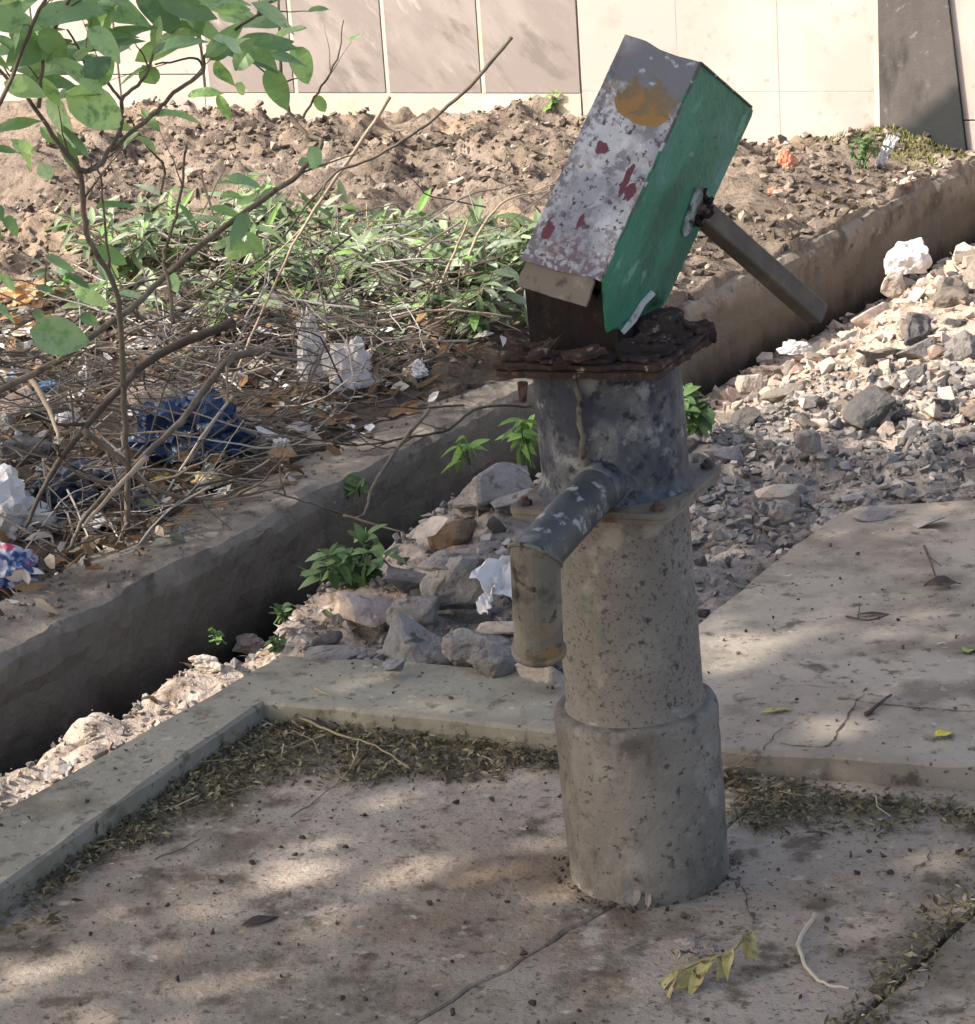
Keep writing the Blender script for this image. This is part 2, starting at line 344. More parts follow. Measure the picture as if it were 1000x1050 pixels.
slab(mb, [P2(-1.6, -.655), P2(-.384, -.686), P2(.05, -.716), P2(.243, -.722), P2(.272, -.48), P2(.288, -.273), P2(.488, -.273), P2(.480, -.392), P2(.455, -.60), P2(.415, -.806), P2(-.2, -.836), P2(-1.6, -.875)], .035, -.10, .0045, .0026, 12, .012)
tag(mb.build('kerb', M['kerb'], loc=P(.2, -.7, 0)), 'low grey L shaped concrete kerb edging the pump platform', 'kerb')
# ------------------------------------------------------------------ tiled wall and pillar
M['darktile'] = mat('marbled_tile', '79706a', [(7, .44, .62, '867d76', 6, (2.6, 1, 1, 0, .8, -.5236)), (12, .50, .64, '6b635d', 6, (3, 1, 1, 0, .7, -.5236)), (16, .58, .70, '938a83', 6, (3.2, 1, 1, 0, .9, -.5236)), (30, .6, .7, '817770')], rough=.4, spec=.35)
M['palewall'] = mat('pale_tile', '9a9188', [(2.5, .42, .62, 'a49c93', 4), (6, .54, .72, '91877d', 5), (20, .6, .74, '887d72', 5), (1.1, .5, .7, 'a3968a', 3, (1, 1, .3))], rough=.45, spec=.4)
M['grout'] = mat('grout', '9d9286', [(10, .5, .7, '8c8175')])
M['plaster'] = mat('cream_plaster', 'a99c8b', [(5, .45, .65, 'b4a797'), (14, .55, .7, 'a8947d', 6), (3, .6, .7, '9a8a72')], bump=[(20, .004)])
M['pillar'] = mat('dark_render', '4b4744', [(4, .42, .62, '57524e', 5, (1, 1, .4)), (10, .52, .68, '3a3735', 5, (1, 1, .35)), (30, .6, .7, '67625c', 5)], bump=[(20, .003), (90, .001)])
M['damp'] = mat('damp_stain', '3d3f3f', [(6, .45, .65, '474847'), (20, .55, .7, '2f3130')], bump=[(20, .003)])
M['dampwall'] = mat('mossy_stain', '6d624f', [(8, .45, .6, '5a5a3c', 5), (24, .5, .66, '4a4736', 6), (14, .58, .7, '8a7a64')], bump=[(30, .004)])
def dark_patch(m, colour, k_t, k_z, k0, soft, nsc=12, amp=.12, colour2=None):
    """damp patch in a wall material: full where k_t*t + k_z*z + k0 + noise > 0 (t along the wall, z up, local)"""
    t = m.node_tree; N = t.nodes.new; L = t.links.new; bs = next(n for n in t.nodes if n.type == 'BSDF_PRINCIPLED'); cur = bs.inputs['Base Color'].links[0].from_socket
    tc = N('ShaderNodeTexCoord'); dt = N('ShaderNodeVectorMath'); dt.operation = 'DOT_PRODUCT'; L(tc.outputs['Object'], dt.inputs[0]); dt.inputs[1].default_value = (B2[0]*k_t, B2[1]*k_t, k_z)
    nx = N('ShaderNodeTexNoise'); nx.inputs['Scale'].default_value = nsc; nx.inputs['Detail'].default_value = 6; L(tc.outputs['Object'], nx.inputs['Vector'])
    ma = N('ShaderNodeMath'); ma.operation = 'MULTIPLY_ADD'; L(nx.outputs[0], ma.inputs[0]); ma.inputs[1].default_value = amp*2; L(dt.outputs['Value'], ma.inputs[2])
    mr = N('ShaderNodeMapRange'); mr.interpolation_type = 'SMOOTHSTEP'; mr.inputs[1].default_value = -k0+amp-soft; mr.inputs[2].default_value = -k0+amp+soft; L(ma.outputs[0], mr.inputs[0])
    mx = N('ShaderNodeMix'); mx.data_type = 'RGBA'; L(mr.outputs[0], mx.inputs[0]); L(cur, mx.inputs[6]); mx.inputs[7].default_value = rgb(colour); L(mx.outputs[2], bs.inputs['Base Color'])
dark_patch(M['pillar'], '262828', .80, -1, .24, .035, 9, .05)  # pillar face darker below a slanting edge
# drain wall
mb = MB(); n = 420; prof = [(DW_F-.012, -.55), (DW_F-.008, -.3), (DW_F-.004, -.15), (DW_F-.002, -.11), (DW_F, -.075), (DW_F, -.045), (DW_F, -.018), (DW_F, .006), (DW_F-.003, .022), (DW_F-.014, .036), (DW_F-.04, .04), (DW_F-.09, .041), (DW_B+.05, .04), (DW_B+.012, .038), (DW_B, .025), (DW_B, -.12)]
K = len(prof)
for i in range(n+1):
    s = -1.8+(WALL_S-.013+1.8)*i/n
    for j, (t, z) in enumerate(prof):
        t += dwt(s)-DW_F; z += (dwz(s)-DW_Z)*(1 if j > 2 else .5)
        e = .010*fbm(s*4, j*.35, 2)+.005*fbm(s*16, j*.6, 3)+.003*fbm(s*45, j*1.3, 13)
        if 3 <= j <= 9: e -= .014*max(0, fbm(s*3.1, 8, 1))+.02*max(0, fbm(s*9, 3, 1)-.15)
        dz = .006*fbm(s*5, j*.5, 7)+.004*fbm(s*22, j, 9)
        mb.v.append(P(s, t+e*(1 if j < 11 else .6), z+(dz if j > 3 else 0)))
for i in range(n):
    for j in range(K-1): mb.f.append((i*K+j, (i+1)*K+j, (i+1)*K+j+1, i*K+j+1))
mb.f += [tuple(range(K)), tuple(n*K+j for j in range(K))[::-1]]
mb.m = [0]*len(mb.f)
dark_patch(M['drainwall'], '665e52', 0, -1, .02, .03, 9, .03); dark_patch(M['drainwall'], '433d35', 0, -1, -.10, .05, 12, .07); dark_patch(M['drainwall'], '1e1b18', 0, -1, -.145, .05, 7, .06)  # wall face darker in steps towards the bottom
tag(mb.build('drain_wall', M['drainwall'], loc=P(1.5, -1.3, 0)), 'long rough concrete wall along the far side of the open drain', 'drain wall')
M['palemoss'] = mat('pale_tile_mossy', '9a9188', [(2.5, .42, .62, 'a49c93', 4), (6, .54, .72, '91877d', 5), (20, .6, .74, '887d72', 5), (1.1, .5, .7, 'a3968a', 3, (1, 1, .3))], rough=.45, spec=.4)
dark_patch(M['palemoss'], '665b4b', .55, -1, -.37, .018, 14, .05); dark_patch(M['palemoss'], '4b4b37', .80, -1, -.66, .03, 22, .06)
def wbox(mb, s0, s1, t0, t1, z0, z1, jit=0):
    c = [P(s, t, z) for s in (s0, s1) for t in (t0, t1) for z in (z0, z1)]
    mb.add(c, [(0, 1, 3, 2), (4, 6, 7, 5), (0, 4, 5, 1), (2, 3, 7, 6), (0, 2, 6, 4), (1, 5, 7, 3)])
def tile(mb, t0, t1, z0, z1, s, th=.012, bv=.0012):
    vs = [P(s, t0+bv, z0+bv), P(s, t1-bv, z0+bv), P(s, t1-bv, z1-bv), P(s, t0+bv, z1-bv), P(s+bv, t0, z0), P(s+bv, t1, z0), P(s+bv, t1, z1), P(s+bv, t0, z1), P(s+th, t0, z0), P(s+th, t1, z0), P(s+th, t1, z1), P(s+th, t0, z1)]
    mb.add(vs, [(0, 1, 2, 3), (0, 4, 5, 1), (1, 5, 6, 2), (2, 6, 7, 3), (3, 7, 4, 0), (4, 8, 9, 5), (5, 9, 10, 6), (6, 10, 11, 7), (7, 11, 8, 4)])
M['mortar'] = mat('pale_mortar', '8d857d', [(20, .5, .7, '9c948d')])
wl = thing('tiled_wall', 'boundary wall clad in marbled grey and pale cream tiles behind the soil mound', 'wall', P(WALL_S, -2.4, 0))
mb = MB(); wbox(mb, WALL_S+.012, WALL_S+.24, -9, -1.345, -.3, 2.3); mb.build('masonry', M['grout'], wl)
mb = MB(); wbox(mb, WALL_S-.0034, WALL_S+.010, -2.355, -1.36, -.11, 2.27); mb.build('mortar', M['mortar'], wl)
mb = MB(); t = -2.362; ed = [-2.362]
for wd in (.366, .368, .370, .37, .37): ed.append(ed[-1]-wd)
for i in range(4):
    for r_, (z0, z1) in enumerate([(.289, .79), (.798, 1.29), (1.298, 1.79), (1.798, 2.28)]):
        tile(mb, ed[i+1]+.014, ed[i]-.003, z0, z1, WALL_S)
mb.build('marbled_tiles', M['darktile'], wl)
mb = MB()
for a_, b_ in [(-2.357, -2.0148), (-2.0134, -1.6758), (-1.6742, -1.358)]:
    mb.mi = 1
    for z0, z1 in [(-.12, .2943), (.2957, .71), (.714, 1.13), (1.134, 1.55), (1.554, 1.97), (1.974, 2.28)]: tile(mb, a_, b_, z0, z1, WALL_S-.004)
t = ed[4]-.006; mb.mi = 0  # far left: marbled tile drawn pale, lens glare put into the colour
while t > -8.5:
    for z0, z1 in [(-.12, .35), (.354, .82), (.824, 1.3), (1.304, 1.78), (1.784, 2.28)]: tile(mb, t-.366, t-.003, z0, z1, WALL_S-.002)
    t -= .37
mb.build('pale_tiles', [M['palewall'], M['palemoss']], wl)
mb = MB(); wbox(mb, WALL_S-.006, WALL_S+.011, ed[4]-.003, -2.362, -.12, .2865); mb.build('skirting', M['plaster'], wl)
mb = MB()
for i in range(1, 5): wbox(mb, WALL_S+.003, WALL_S+.0115, ed[i]-.001, ed[i]+.0125, .288, 2.28)
mb.build('joint_strips', M['plaster'], wl)
mb = MB()   # rough plaster edge by the pillar
vs = []
for i in range(60):
    z = -.15+2.4*i/59; vs += [P(WALL_S-.012+.004*fbm(z*9, 1), -1.362+.010*fbm(z*8, 3)-.012*max(0, fbm(z*20, 7)), z), P(WALL_S-.014, -1.3455, z)]
mb.add(vs, [(2*i, 2*i+1, 2*i+3, 2*i+2) for i in range(59)])
vs = []
for i in range(60):
    z = -.15+2.4*i/59; vs += [P(WALL_S+.012, -1.362+.010*fbm(z*8, 3)-.012*max(0, fbm(z*20, 7)), z)]
mb.add([mb.v[2*i] for i in range(60)]+vs, [(i, i+1, 61+i, 60+i) for i in range(59)])
mb.build('plaster_edge', M['plaster'], wl)
pl = thing('pillar', 'dark grey rendered pillar narrowing upward at the end of the tiled wall', 'pillar', P(WALL_S, -1.2, 0))
def pil_t(z): return -1.343, -1.062-.115*max(0, z)
mb = MB(); zs = [-.3+2.7*i/40 for i in range(41)]
for z in zs:
    l, r_ = pil_t(z); r_ = max(r_, -1.2); mb.v += [P(WALL_S-.03, l, z), P(WALL_S-.03, r_, z), P(WALL_S+.25, r_, z), P(WALL_S+.25, l, z)]
for i in range(40):
    for k in range(4): mb.f.append((i*4+k, i*4+(k+1) % 4, i*4+4+(k+1) % 4, i*4+4+k))
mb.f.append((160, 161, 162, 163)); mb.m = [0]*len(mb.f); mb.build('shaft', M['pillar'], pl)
w2 = thing('white_wall', 'white tiled wall beyond the dark pillar at the right edge', 'wall', P(WALL_S, 0, 0))
mb = MB(); wbox(mb, WALL_S+.002, WALL_S+.25, -1.19, 5, -.3, 2.3); mb.build('masonry', M['grout'], w2)
mb = MB(); t = -1.188
while t < 4.8:
    for z0, z1 in [(-.2, .21), (.214, .62), (.624, 1.04), (1.044, 1.46), (1.464, 1.88), (1.884, 2.28)]: tile(mb, t, t+.356, z0, z1, WALL_S-.012)
    t += .36
mb.build('pale_tiles', M['palewall'], w2)

# ------------------------------------------------------------------ hand pump
AX = Vector((-.031, 0, 1)).normalized()
def axp(z): return Vector((-.031*z, .010*(1-min(1, max(0, z/.5))), z))
M['pipe'] = mat('pump_pipe_paint', '6d665d', [(6, .42, .62, '7b746a'), (5, .52, .68, '5a534b', 5, (1, 1, .5)), (130, .57, .68, '413e3a', 4), (60, .62, .72, '6c5345', 5), (60, .59, .68, '3d3b38', 4), (220, .58, .68, '4b4640', 3), (18, .58, .7, '888073', 6), (12, .62, .74, '596154', 5)], rough=.8, bump=[(40, .003), (120, .0015)])
M['sleeve'] = mat('pump_sleeve_concrete', '68625a', [(5, .45, .65, '756e64'), (9, .48, .64, '575149', 5, (1, 1, .45)), (20, .54, .68, '504a42', 6), (12, .56, .68, '827b70', 6), (26, .64, .74, '655041'), (110, .57, .68, '443f38', 4), (7, .58, .72, '5c5648', 5, (1, 1, .25))], bump=[(10, .006), (30, .004), (60, .003), (130, .0015)])
M['tank'] = mat('tank_dull_paint', '646461', [(8, .42, .58, '2c2f37', 5), (12, .46, .62, '3a3b40', 6, (1, 1, .5)), (34, .54, .66, '747470', 5), (60, .52, .66, '1f2229', 4), (3.5, .58, .72, '7d7b70', 5, (1, 1, .4)), (30, .66, .74, '6a4f40', 5, (1, 1, .4))], rough=.65, bump=[(30, .003), (110, .001)])
M['spout'] = mat('spout_paint', '444543', [(8, .45, .62, '343637', 5), (18, .54, .66, '6a6a64', 6), (40, .57, .66, '8b8b85', 6), (40, .6, .7, '5c4938', 5)], rough=.6, bump=[(40, .002), (120, .001)])
M['outlet'] = mat('spout_outlet_rust', '625d53', [(14, .56, .68, '77603f', 6), (16, .50, .64, '423d36', 6), (8, .54, .66, '757062', 5), (40, .56, .68, '2b2723', 4), (50, .66, .74, '8d7152', 4)], rough=.85, bump=[(30, .004), (120, .0015)])
M['plate'] = mat('flange_plate_paint', '655e52', [(10, .45, .62, '736b5e'), (30, .52, .66, '48413a', 6), (18, .58, .7, '654836', 5)], rough=.8, bump=[(50, .002)])
M['rust'] = mat('heavy_rust', '3a2c25', [(12, .45, .62, '2a211d', 6), (30, .52, .64, '5a4436', 6), (45, .60, .70, '80705f', 5), (8, .60, .72, '54362a', 5)], rough=.95, bump=[(40, .004), (110, .002)])
M['rustdark'] = mat('burnt_black_rust', '1f1917', [(14, .45, .65, '171312', 6), (35, .58, .7, '3a2c25', 5)], rough=.95, bump=[(40, .004), (110, .002)])
M['bolt'] = mat('rusty_bolt', '3f3831', [(60, .5, .7, '6a4a38')], rough=.8, bump=[(90, .001)])
M['handle'] = mat('handle_grey_paint', '4d463e', [(16, .45, .65, '5a5248'), (6, .55, .7, '6b6257', 5, (1, 1, 1)), (40, .56, .7, '4c443b', 6), (25, .62, .7, '6a4a36')], rough=.7, bump=[(60, .0015)])
M['green'] = mat('green_paint', '2c6853', [(9, .42, .62, '33755e', 5, (1, .5, 1)), (14, .5, .66, '245646', 6, (1, .35, 1)), (30, .60, .69, '5d8d79', 6, (1, .5, 1)), (6, .56, .74, '4e7c76', 5), (70, .64, .72, '25221f', 4), (20, .66, .73, '8f9b92', 6)], rough=.5, spec=.35, bump=[(8, .004), (40, .0015), (120, .0006)])
M['primer'] = mat('primer_white', '87908d', [(30, .44, .58, '59625f', 6), (50, .54, .62, '2f2c2a', 5)], rough=.7, bump=[(80, .001)])
M['edge'] = mat('chipped_edge', '4a4a4a', [(50, .48, .58, '2b6350', 5), (70, .56, .64, '98989a', 5), (60, .6, .7, '4e3a30', 5)], rough=.7)
M['tornwhite'] = mat('bare_primer', 'a3aaa6', [(50, .52, .66, '767c78', 5)], rough=.7)
M['lip'] = mat('lip_metal', '6a6156', [(30, .5, .66, '7d7367'), (60, .54, .68, '4a4038', 5)], rough=.8, bump=[(70, .0015)])

def front_material():
    m = mat('front_peeling_paint', '999a9d', [(25, .46, .60, '7f8188', 6), (14, .5, .64, 'aaacb0', 5), (60, .57, .66, '474349', 4), (110, .57, .66, '3c3438', 3), (9, .60, .66, '5f5c62', 6), (40, .54, .62, '6c6b70', 6), (22, .58, .66, '7d7064', 6)], rough=.7, bump=[(60, .0025), (150, .001)])
    t = m.node_tree; N = t.nodes.new; L = t.links.new
    bs = next(n for n in t.nodes if n.type == 'BSDF_PRINCIPLED'); cur = bs.inputs['Base Color'].links[0].from_socket
    tc = N('ShaderNodeTexCoord'); sp = N('ShaderNodeSeparateXYZ'); L(tc.outputs['Object'], sp.inputs[0])
    def nse(sc, de=5, off=0):
        mp = N('ShaderNodeMapping'); mp.inputs[1].default_value = (off, off*.7, 0); L(tc.outputs['Object'], mp.inputs[0])
        n = N('ShaderNodeTexNoise'); n.inputs['Scale'].default_value = sc; n.inputs['Detail'].default_value = de; L(mp.outputs[0], n.inputs['Vector']); return n.outputs[0]
    def mth(op, a, b=None, c=None):
        n = N('ShaderNodeMath'); n.operation = op
        for i, x in enumerate((a, b, c)):
            if x is None: continue
            if isinstance(x, (int, float)): n.inputs[i].default_value = x
            else: L(x, n.inputs[i])
        return n.outputs[0]
    def ss_(x, a, b):
        n = N('ShaderNodeMapRange'); n.interpolation_type = 'SMOOTHSTEP'; n.inputs[1].default_value = a; n.inputs[2].default_value = b; L(x, n.inputs[0]); return n.outputs[0]
    def mix(fac, c):
        nonlocal cur
        x = N('ShaderNodeMix'); x.data_type = 'RGBA'; L(fac, x.inputs[0]); L(cur, x.inputs[6])
        if isinstance(c, str): x.inputs[7].default_value = rgb(c)
        else: L(c, x.inputs[7])
        cur = x.outputs[2]
    u, v = sp.outputs[0], sp.outputs[1]
    def blob(cu, cv, ru, rv, am=.5, sc=60, off=0):
        du = mth('DIVIDE', mth('SUBTRACT', u, cu), ru); dv = mth('DIVIDE', mth('SUBTRACT', v, cv), rv)
        d = mth('ADD', mth('MULTIPLY', du, du), mth('MULTIPLY', dv, dv))
        d = mth('ADD', d, mth('MULTIPLY', mth('SUBTRACT', nse(sc, 5, off), .5), am*4))
        return ss_(d, 1.1, .9)
    # grey bare top, purple grey rust speckle low down, red primer spots, ochre disc
    topf = ss_(mth('ADD', v, mth('MULTIPLY', mth('SUBTRACT', nse(30), .5), .05)), .062, .045)
    gcol = mat  # keep name
    mix(topf, '64656b')
    mix(mth('MULTIPLY', topf, ss_(nse(26, 6, 5), .5, .62)), '565b60')
    mix(mth('MULTIPLY', topf, ss_(nse(60, 6, 9), .6, .68)), '9aa2a4')
    low = ss_(mth('ADD', v, mth('MULTIPLY', mth('SUBTRACT', nse(30, 5, 2), .5), .10)), .185, .25)
    mix(mth('MULTIPLY', low, ss_(nse(150, 5, 3), .44, .56)), '61545a')
    left = ss_(u, -.072, -.092)
    mix(mth('MULTIPLY', left, ss_(nse(120, 5, 4), .46, .58)), '6a6468')
    mix(blob(-.040, .068, .034, .017, .34, 55, 1), '80633b')
    mix(mth('MULTIPLY', blob(-.042, .054, .042, .022, .5, 50, 2), ss_(nse(45, 6, 8), .42, .58)), '6a5c46')
    for cu, cv, ru, rv, o in [(-.066, .122, .007, .008, 3), (-.022, .143, .0035, .018, 4), (-.011, .155, .006, .012, 5), (-.052, .205, .003, .010, 6), (-.084, .225, .006, .012, 7)]:
        mix(blob(cu, cv, ru, rv, 1.1, 70, o), '55303a')
    L(cur, bs.inputs['Base Color'])
    return m
M['front'] = front_material()

pump = thing('hand_pump', 'broken handle pump with a tilted green and white rusted head on a grey pipe', 'hand pump', (0, 0, 0))
# sleeve at the foot
mb = MB(); zs = [0]+[.21*i/16 for i in range(1, 17)]
prof = [(.0955, -.05)]+[(.0955+.0015*sm(0, .12, z)+.0006*sin(i*2.1), z) for i, z in enumerate(zs)]+[(.0965, .2155), (.0945, .219), (.088, .2205), (.078, .221)]
lathe(mb, prof, axp(0), AX, 96, .010); mb.build('base_sleeve', M['sleeve'], pump, smooth=True)
# pedestal pipe
mb = MB(); prof = [(.0835, .205), (.0835, .222), (.0815, .2255)]+[(.0812, .2255+.25*i/14) for i in range(1, 15)]+[(.0812, .4785)]
lathe(mb, prof, axp(0), AX, 96, .004); mb.build('pedestal_pipe', M['pipe'], pump, smooth=True)
# flange plates
def frame_at(z, az): return Matrix.Translation(axp(z)) @ AX.to_track_quat('Z', 'Y').to_matrix().to_4x4() @ Matrix.Rotation(az, 4, 'Z')
def plate(mb, Mx, hx, hy, z0, z1, ch=.006, hole=0, amp=.001, seed=0, jagged=0):
    pts = []
    for i, (x0, y0, x1, y1) in enumerate([(-hx, -hy, hx, -hy), (hx, -hy, hx, hy), (hx, hy, -hx, hy), (-hx, hy, -hx, -hy)]):
        n = 24
        for k in range(n):
            f = k/n; x = x0+(x1-x0)*f; y = y0+(y1-y0)*f
            e = amp*fbm(x*60+seed, y*60, seed)-jagged*max(0, fbm(x*22+seed*3, y*22, seed)+.15)
            r_ = math.hypot(x, y); cx = ch*max(0, 1-min(abs(abs(x)-hx)+abs(abs(y)-hy), .012)/.012); pts.append((x+x/r_*(e-cx), y+y/r_*(e-cx)))
    n = len(pts); V = [Mx @ Vector((x, y, z0)) for x, y in pts]+[Mx @ Vector((x, y, z1)) for x, y in pts]+[Mx @ Vector((0, 0, z0)), Mx @ Vector((0, 0, z1))]
    Fc = [(i, (i+1) % n, n+(i+1) % n, n+i) for i in range(n)]+[((i+1) % n, i, 2*n) for i in range(n)]+[(n+i, n+(i+1) % n, 2*n+1) for i in range(n)]
    mb.add(V, Fc)
fa = rad(-26)
mb = MB(); Mx = frame_at(.482, fa)
plate(mb, Mx, .0945, .0955, -.005, .0, .005); plate(mb, Mx, .0965, .0965, .001, .0075, .005, seed=3)
fl = mb.build('flange_plate', M['plate'], pump)
def bolt(mb, c, d, r, h):
    d, u, w = frame(d); c = Vector(c); V = []
    for hh, rr in ((0, r), (h*.8, r), (h, r*.8)): V += [c+d*hh+(u*cos(k*pi/3+.3)+w*sin(k*pi/3+.3))*rr for k in range(6)]
    mb.add(V, [(i*6+k, i*6+(k+1) % 6, i*6+6+(k+1) % 6, i*6+6+k) for i in range(2) for k in range(6)]+[tuple(12+k for k in range(6))])
    tube(mb, [c+d*h*.9, c+d*h*1.7], r*.5, r*.45, 8)
for x, y in ((-.081, -.080), (.081, -.080), (.081, .081), (-.081, .081)):
    mb = MB(); bolt(mb, Mx @ Vector((x, y, .0075)), AX, .0085, .006); b_ = mb.build('bolt', M['bolt'], fl, loc=(0, 0, 0)); 
# water tank
mb = MB(); lathe(mb, [(.092, .489), (.089, .495), (.0855, .500)]+[(.0845, .503+.128*i/10) for i in range(11)]+[(.0845, .640)], axp(0), AX, 96, .006); mb.build('water_tank', M['tank'], pump, smooth=True)
mb = MB(); e = Vector((.12, -1, 0)).normalized()
tk = []
for i in range(10):
    z = .52+.118*i/9; q = axp(z)+Vector((-.038, -.0755, 0)); tk.append(q+Vector((.002*sin(i*2), 0, 0)))
tube(mb, tk, .0036, .003, 8); mb.build('weld_seam', M['outlet'], pump, smooth=True)
# spout
p0 = axp(.515)+Vector((-.015, -.055, 0)); p1 = Vector(atY(549, 570, -.235)); ax2 = (AX*-1+Vector((-.02, 0, 0))).normalized()
p2 = Vector(atY(553, 669, -.235+.03))
sp = MB(); tube(sp, [p0, p0.lerp(p1, .33), p0.lerp(p1, .66), p1], .0262, .0262, 32, False)
# mitred end where the arm meets the outlet
d1 = (p1-p0).normalized(); d2 = (p2-p1).normalized()
def mitre_tube(a, b, n_pl, r, seg=32, start=None):
    """tube from a to b whose end ring at b lies in the plane through b with normal n_pl (and start ring likewise)"""
    d, u, w = frame(b-a); V = []; F_ = []
    rings = [a, a.lerp(b, .35), a.lerp(b, .7), b]
    for i, c in enumerate(rings):
        for k in range(seg):
            q = c+(u*cos(2*pi*k/seg)+w*sin(2*pi*k/seg))*r*(1+.012*nz(k*.9, i*3.3))
            if i == 3 and n_pl is not None: q += d*((b-q).dot(n_pl)/d.dot(n_pl))
            if i == 0 and start is not None: q += d*((a-q).dot(start)/d.dot(start))
            V.append(q)
    for i in range(3):
        for k in range(seg): F_.append((i*seg+k, i*seg+(k+1) % seg, i*seg+seg+(k+1) % seg, i*seg+seg+k))
    return V, F_
npl = (d1+d2).normalized()
sp = MB(); sp.add(*mitre_tube(p0, p1, npl, .0265)); spo = sp.build('spout', M['spout'], pump, smooth=True)
mb = MB(); mb.add(*mitre_tube(p1, p2, None, .0265, start=npl))
r_in = .022; V, F_ = mitre_tube(p2, p2-d2*.05, None, r_in); mb.add(V, [f[::-1] for f in F_]); nV = len(mb.v)
# rim
d, u, w = frame(d2); ring = [p2+(u*cos(2*pi*k/32)+w*sin(2*pi*k/32))*rr for rr in (.0265, .022) for k in range(32)]
mb.add(ring, [(k, (k+1) % 32, 32+(k+1) % 32, 32+k) for k in range(32)])
mb.build('outlet', M['outlet'], pump, smooth=False)
mb = MB(); ring_ = mitre_tube(p0, p1, npl, .0268)[0][-32:]; tube(mb, ring_+[ring_[0]], .0026, .0026, 6, False); mb.build('weld_bead', M['outlet'], pump, smooth=True)
mb = MB(); d, u, w = frame(d2); lipr = [p2-d2*.003+(u*cos(2*pi*k/32)+w*sin(2*pi*k/32))*.0262*(1+.02*nz(k*.7, 3)) for k in range(33)]; tube(mb, lipr, .0042, .0042, 6, False); mb.build('rolled_lip', M['outlet'], pump, smooth=True)
# collar where spout leaves the tank
mb = MB(); c = p0+d1*.032; d, u, w = frame(d1)
tube(mb, [p0+d1*.012, p0+d1*.026, p0+d1*.034], .0295, .0272, 24); mb.build('weld_collar', M['tank'], pump, smooth=True)

# rotten top flange
tf = MB(); Mx = frame_at(.642, fa)
plate(tf, Mx, .100, .102, .0, .007, .004, amp=.004, seed=2, jagged=.010)
plate(tf, Mx, .096, .100, .0085, .014, .004, amp=.005, seed=7, jagged=.014)
plate(tf, Mx, .090, .094, .0155, .020, .004, amp=.008, seed=11, jagged=.03)
tfo = tf.build('rusty_flange', M['rust'], pump)
mb = MB(); rr = random.Random(5)
def flake(mb, c, nrm, rad_, th, seed):
    d, u, w = frame(nrm); c = Vector(c); n = 14; r2 = random.Random(seed); sx = r2.uniform(.45, .8); a0 = r2.uniform(0, pi)
    rs = [rad_*(.6+.5*r2.random()) for _ in range(n)]
    ring = []
    for hh in (0, th):
        for k in range(n):
            a_ = 2*pi*k/n; x = cos(a_)*rs[k]; y = sin(a_)*rs[k]*sx; x, y = x*cos(a0)-y*sin(a0), x*sin(a0)+y*cos(a0)
            ring.append(c+u*x+w*y+d*(hh+.25*(x*x+y*y)/rad_))
    mb.add(ring, [(k, (k+1) % n, n+(k+1) % n, n+k) for k in range(n)]+[tuple(range(n-1, -1, -1)), tuple(range(n, 2*n))])
for k in range(26):
    x = rr.uniform(-.085, .095); y = rr.uniform(-.095, .095)
    if x*x+y*y < .003: continue
    flake(mb, Mx @ Vector((x, y, .019+rr.uniform(0, .006))), AX+Vector((rr.gauss(0, .24), rr.gauss(0, .24), 0)), rr.uniform(.010, .026), .003, k)
for (px, py, ydep, rd, tl) in [(700, 340, .05, .04, (.5, -.3)), (690, 352, -.02, .035, (.3, -.5)), (672, 345, -.02, .03, (.2, -.8)), (680, 332, .06, .035, (.4, -.5)), (655, 358, -.06, .028, (0, -.4)), (600, 366, -.09, .03, (-.2, -.3)), (560, 362, -.06, .026, (-.3, -.2)), (580, 372, -.08, .022, (0, -.2)), (705, 352, .03, .03, (.3, -.2))]:
    flake(mb, atY(px, py, ydep), AX+Vector((tl[0], tl[1], 0)), rd, .005, int(px+py))
mb.build('rust_flakes', M['rust'], pump)
mb = MB(); tube(mb, [Vector(atY(536, 392, -.07)), Vector(atY(536, 412, -.07))], .006, .004, 8); mb.build('hanging_bolt', M['rust'], pump)
# burnt-out neck between flange and head: broken box of plate
mb = MB(); Nx = frame_at(.66, fa); hs = .058; n = 22
def neck_wall(x0, y0, x1, y1, seed, hts):
    V = []
    for off in (0, .006):
        for k in range(n+1):
            f = k/n; x = x0+(x1-x0)*f; y = y0+(y1-y0)*f; r_ = 1-off/hs
            h = hts[0]+(hts[1]-hts[0])*f+.016*fbm(f*7, seed)-.02*max(0, fbm(f*16, seed+3))
            V += [Nx @ Vector((x*r_, y*r_, 0)), Nx @ Vector((x*r_, y*r_, h*.5))+Vector((.002*fbm(f*9, seed), 0, 0)), Nx @ Vector((x*r_, y*r_, h))]
    m_ = (n+1)*3; Fc = []
    for k in range(n):
        for j in range(2):
            a_ = k*3+j; Fc += [(a_, a_+3, a_+4, a_+1), (m_+a_, m_+a_+1, m_+a_+4, m_+a_+3)]
        Fc.append((k*3+2, k*3+5, m_+k*3+5, m_+k*3+2))
    mb.add(V, Fc)
neck_wall(-.06, -.070, .048, -.070, 1, (.06, .082)); neck_wall(.048, -.070, .048, .036, 2, (.088, .065)); neck_wall(.048, .036, -.06, .036, 3, (.045, .055)); neck_wall(-.06, .036, -.06, -.070, 4, (.06, .07))
mb.build('burnt_neck', M['rustdark'], pump)
mb = MB(); tube(mb, [axp(.65), Vector((.0, 0, .76)), Vector((.03, -.01, .86))], .014, .012, 12); mb.build('pump_rod', M['rustdark'], pump)

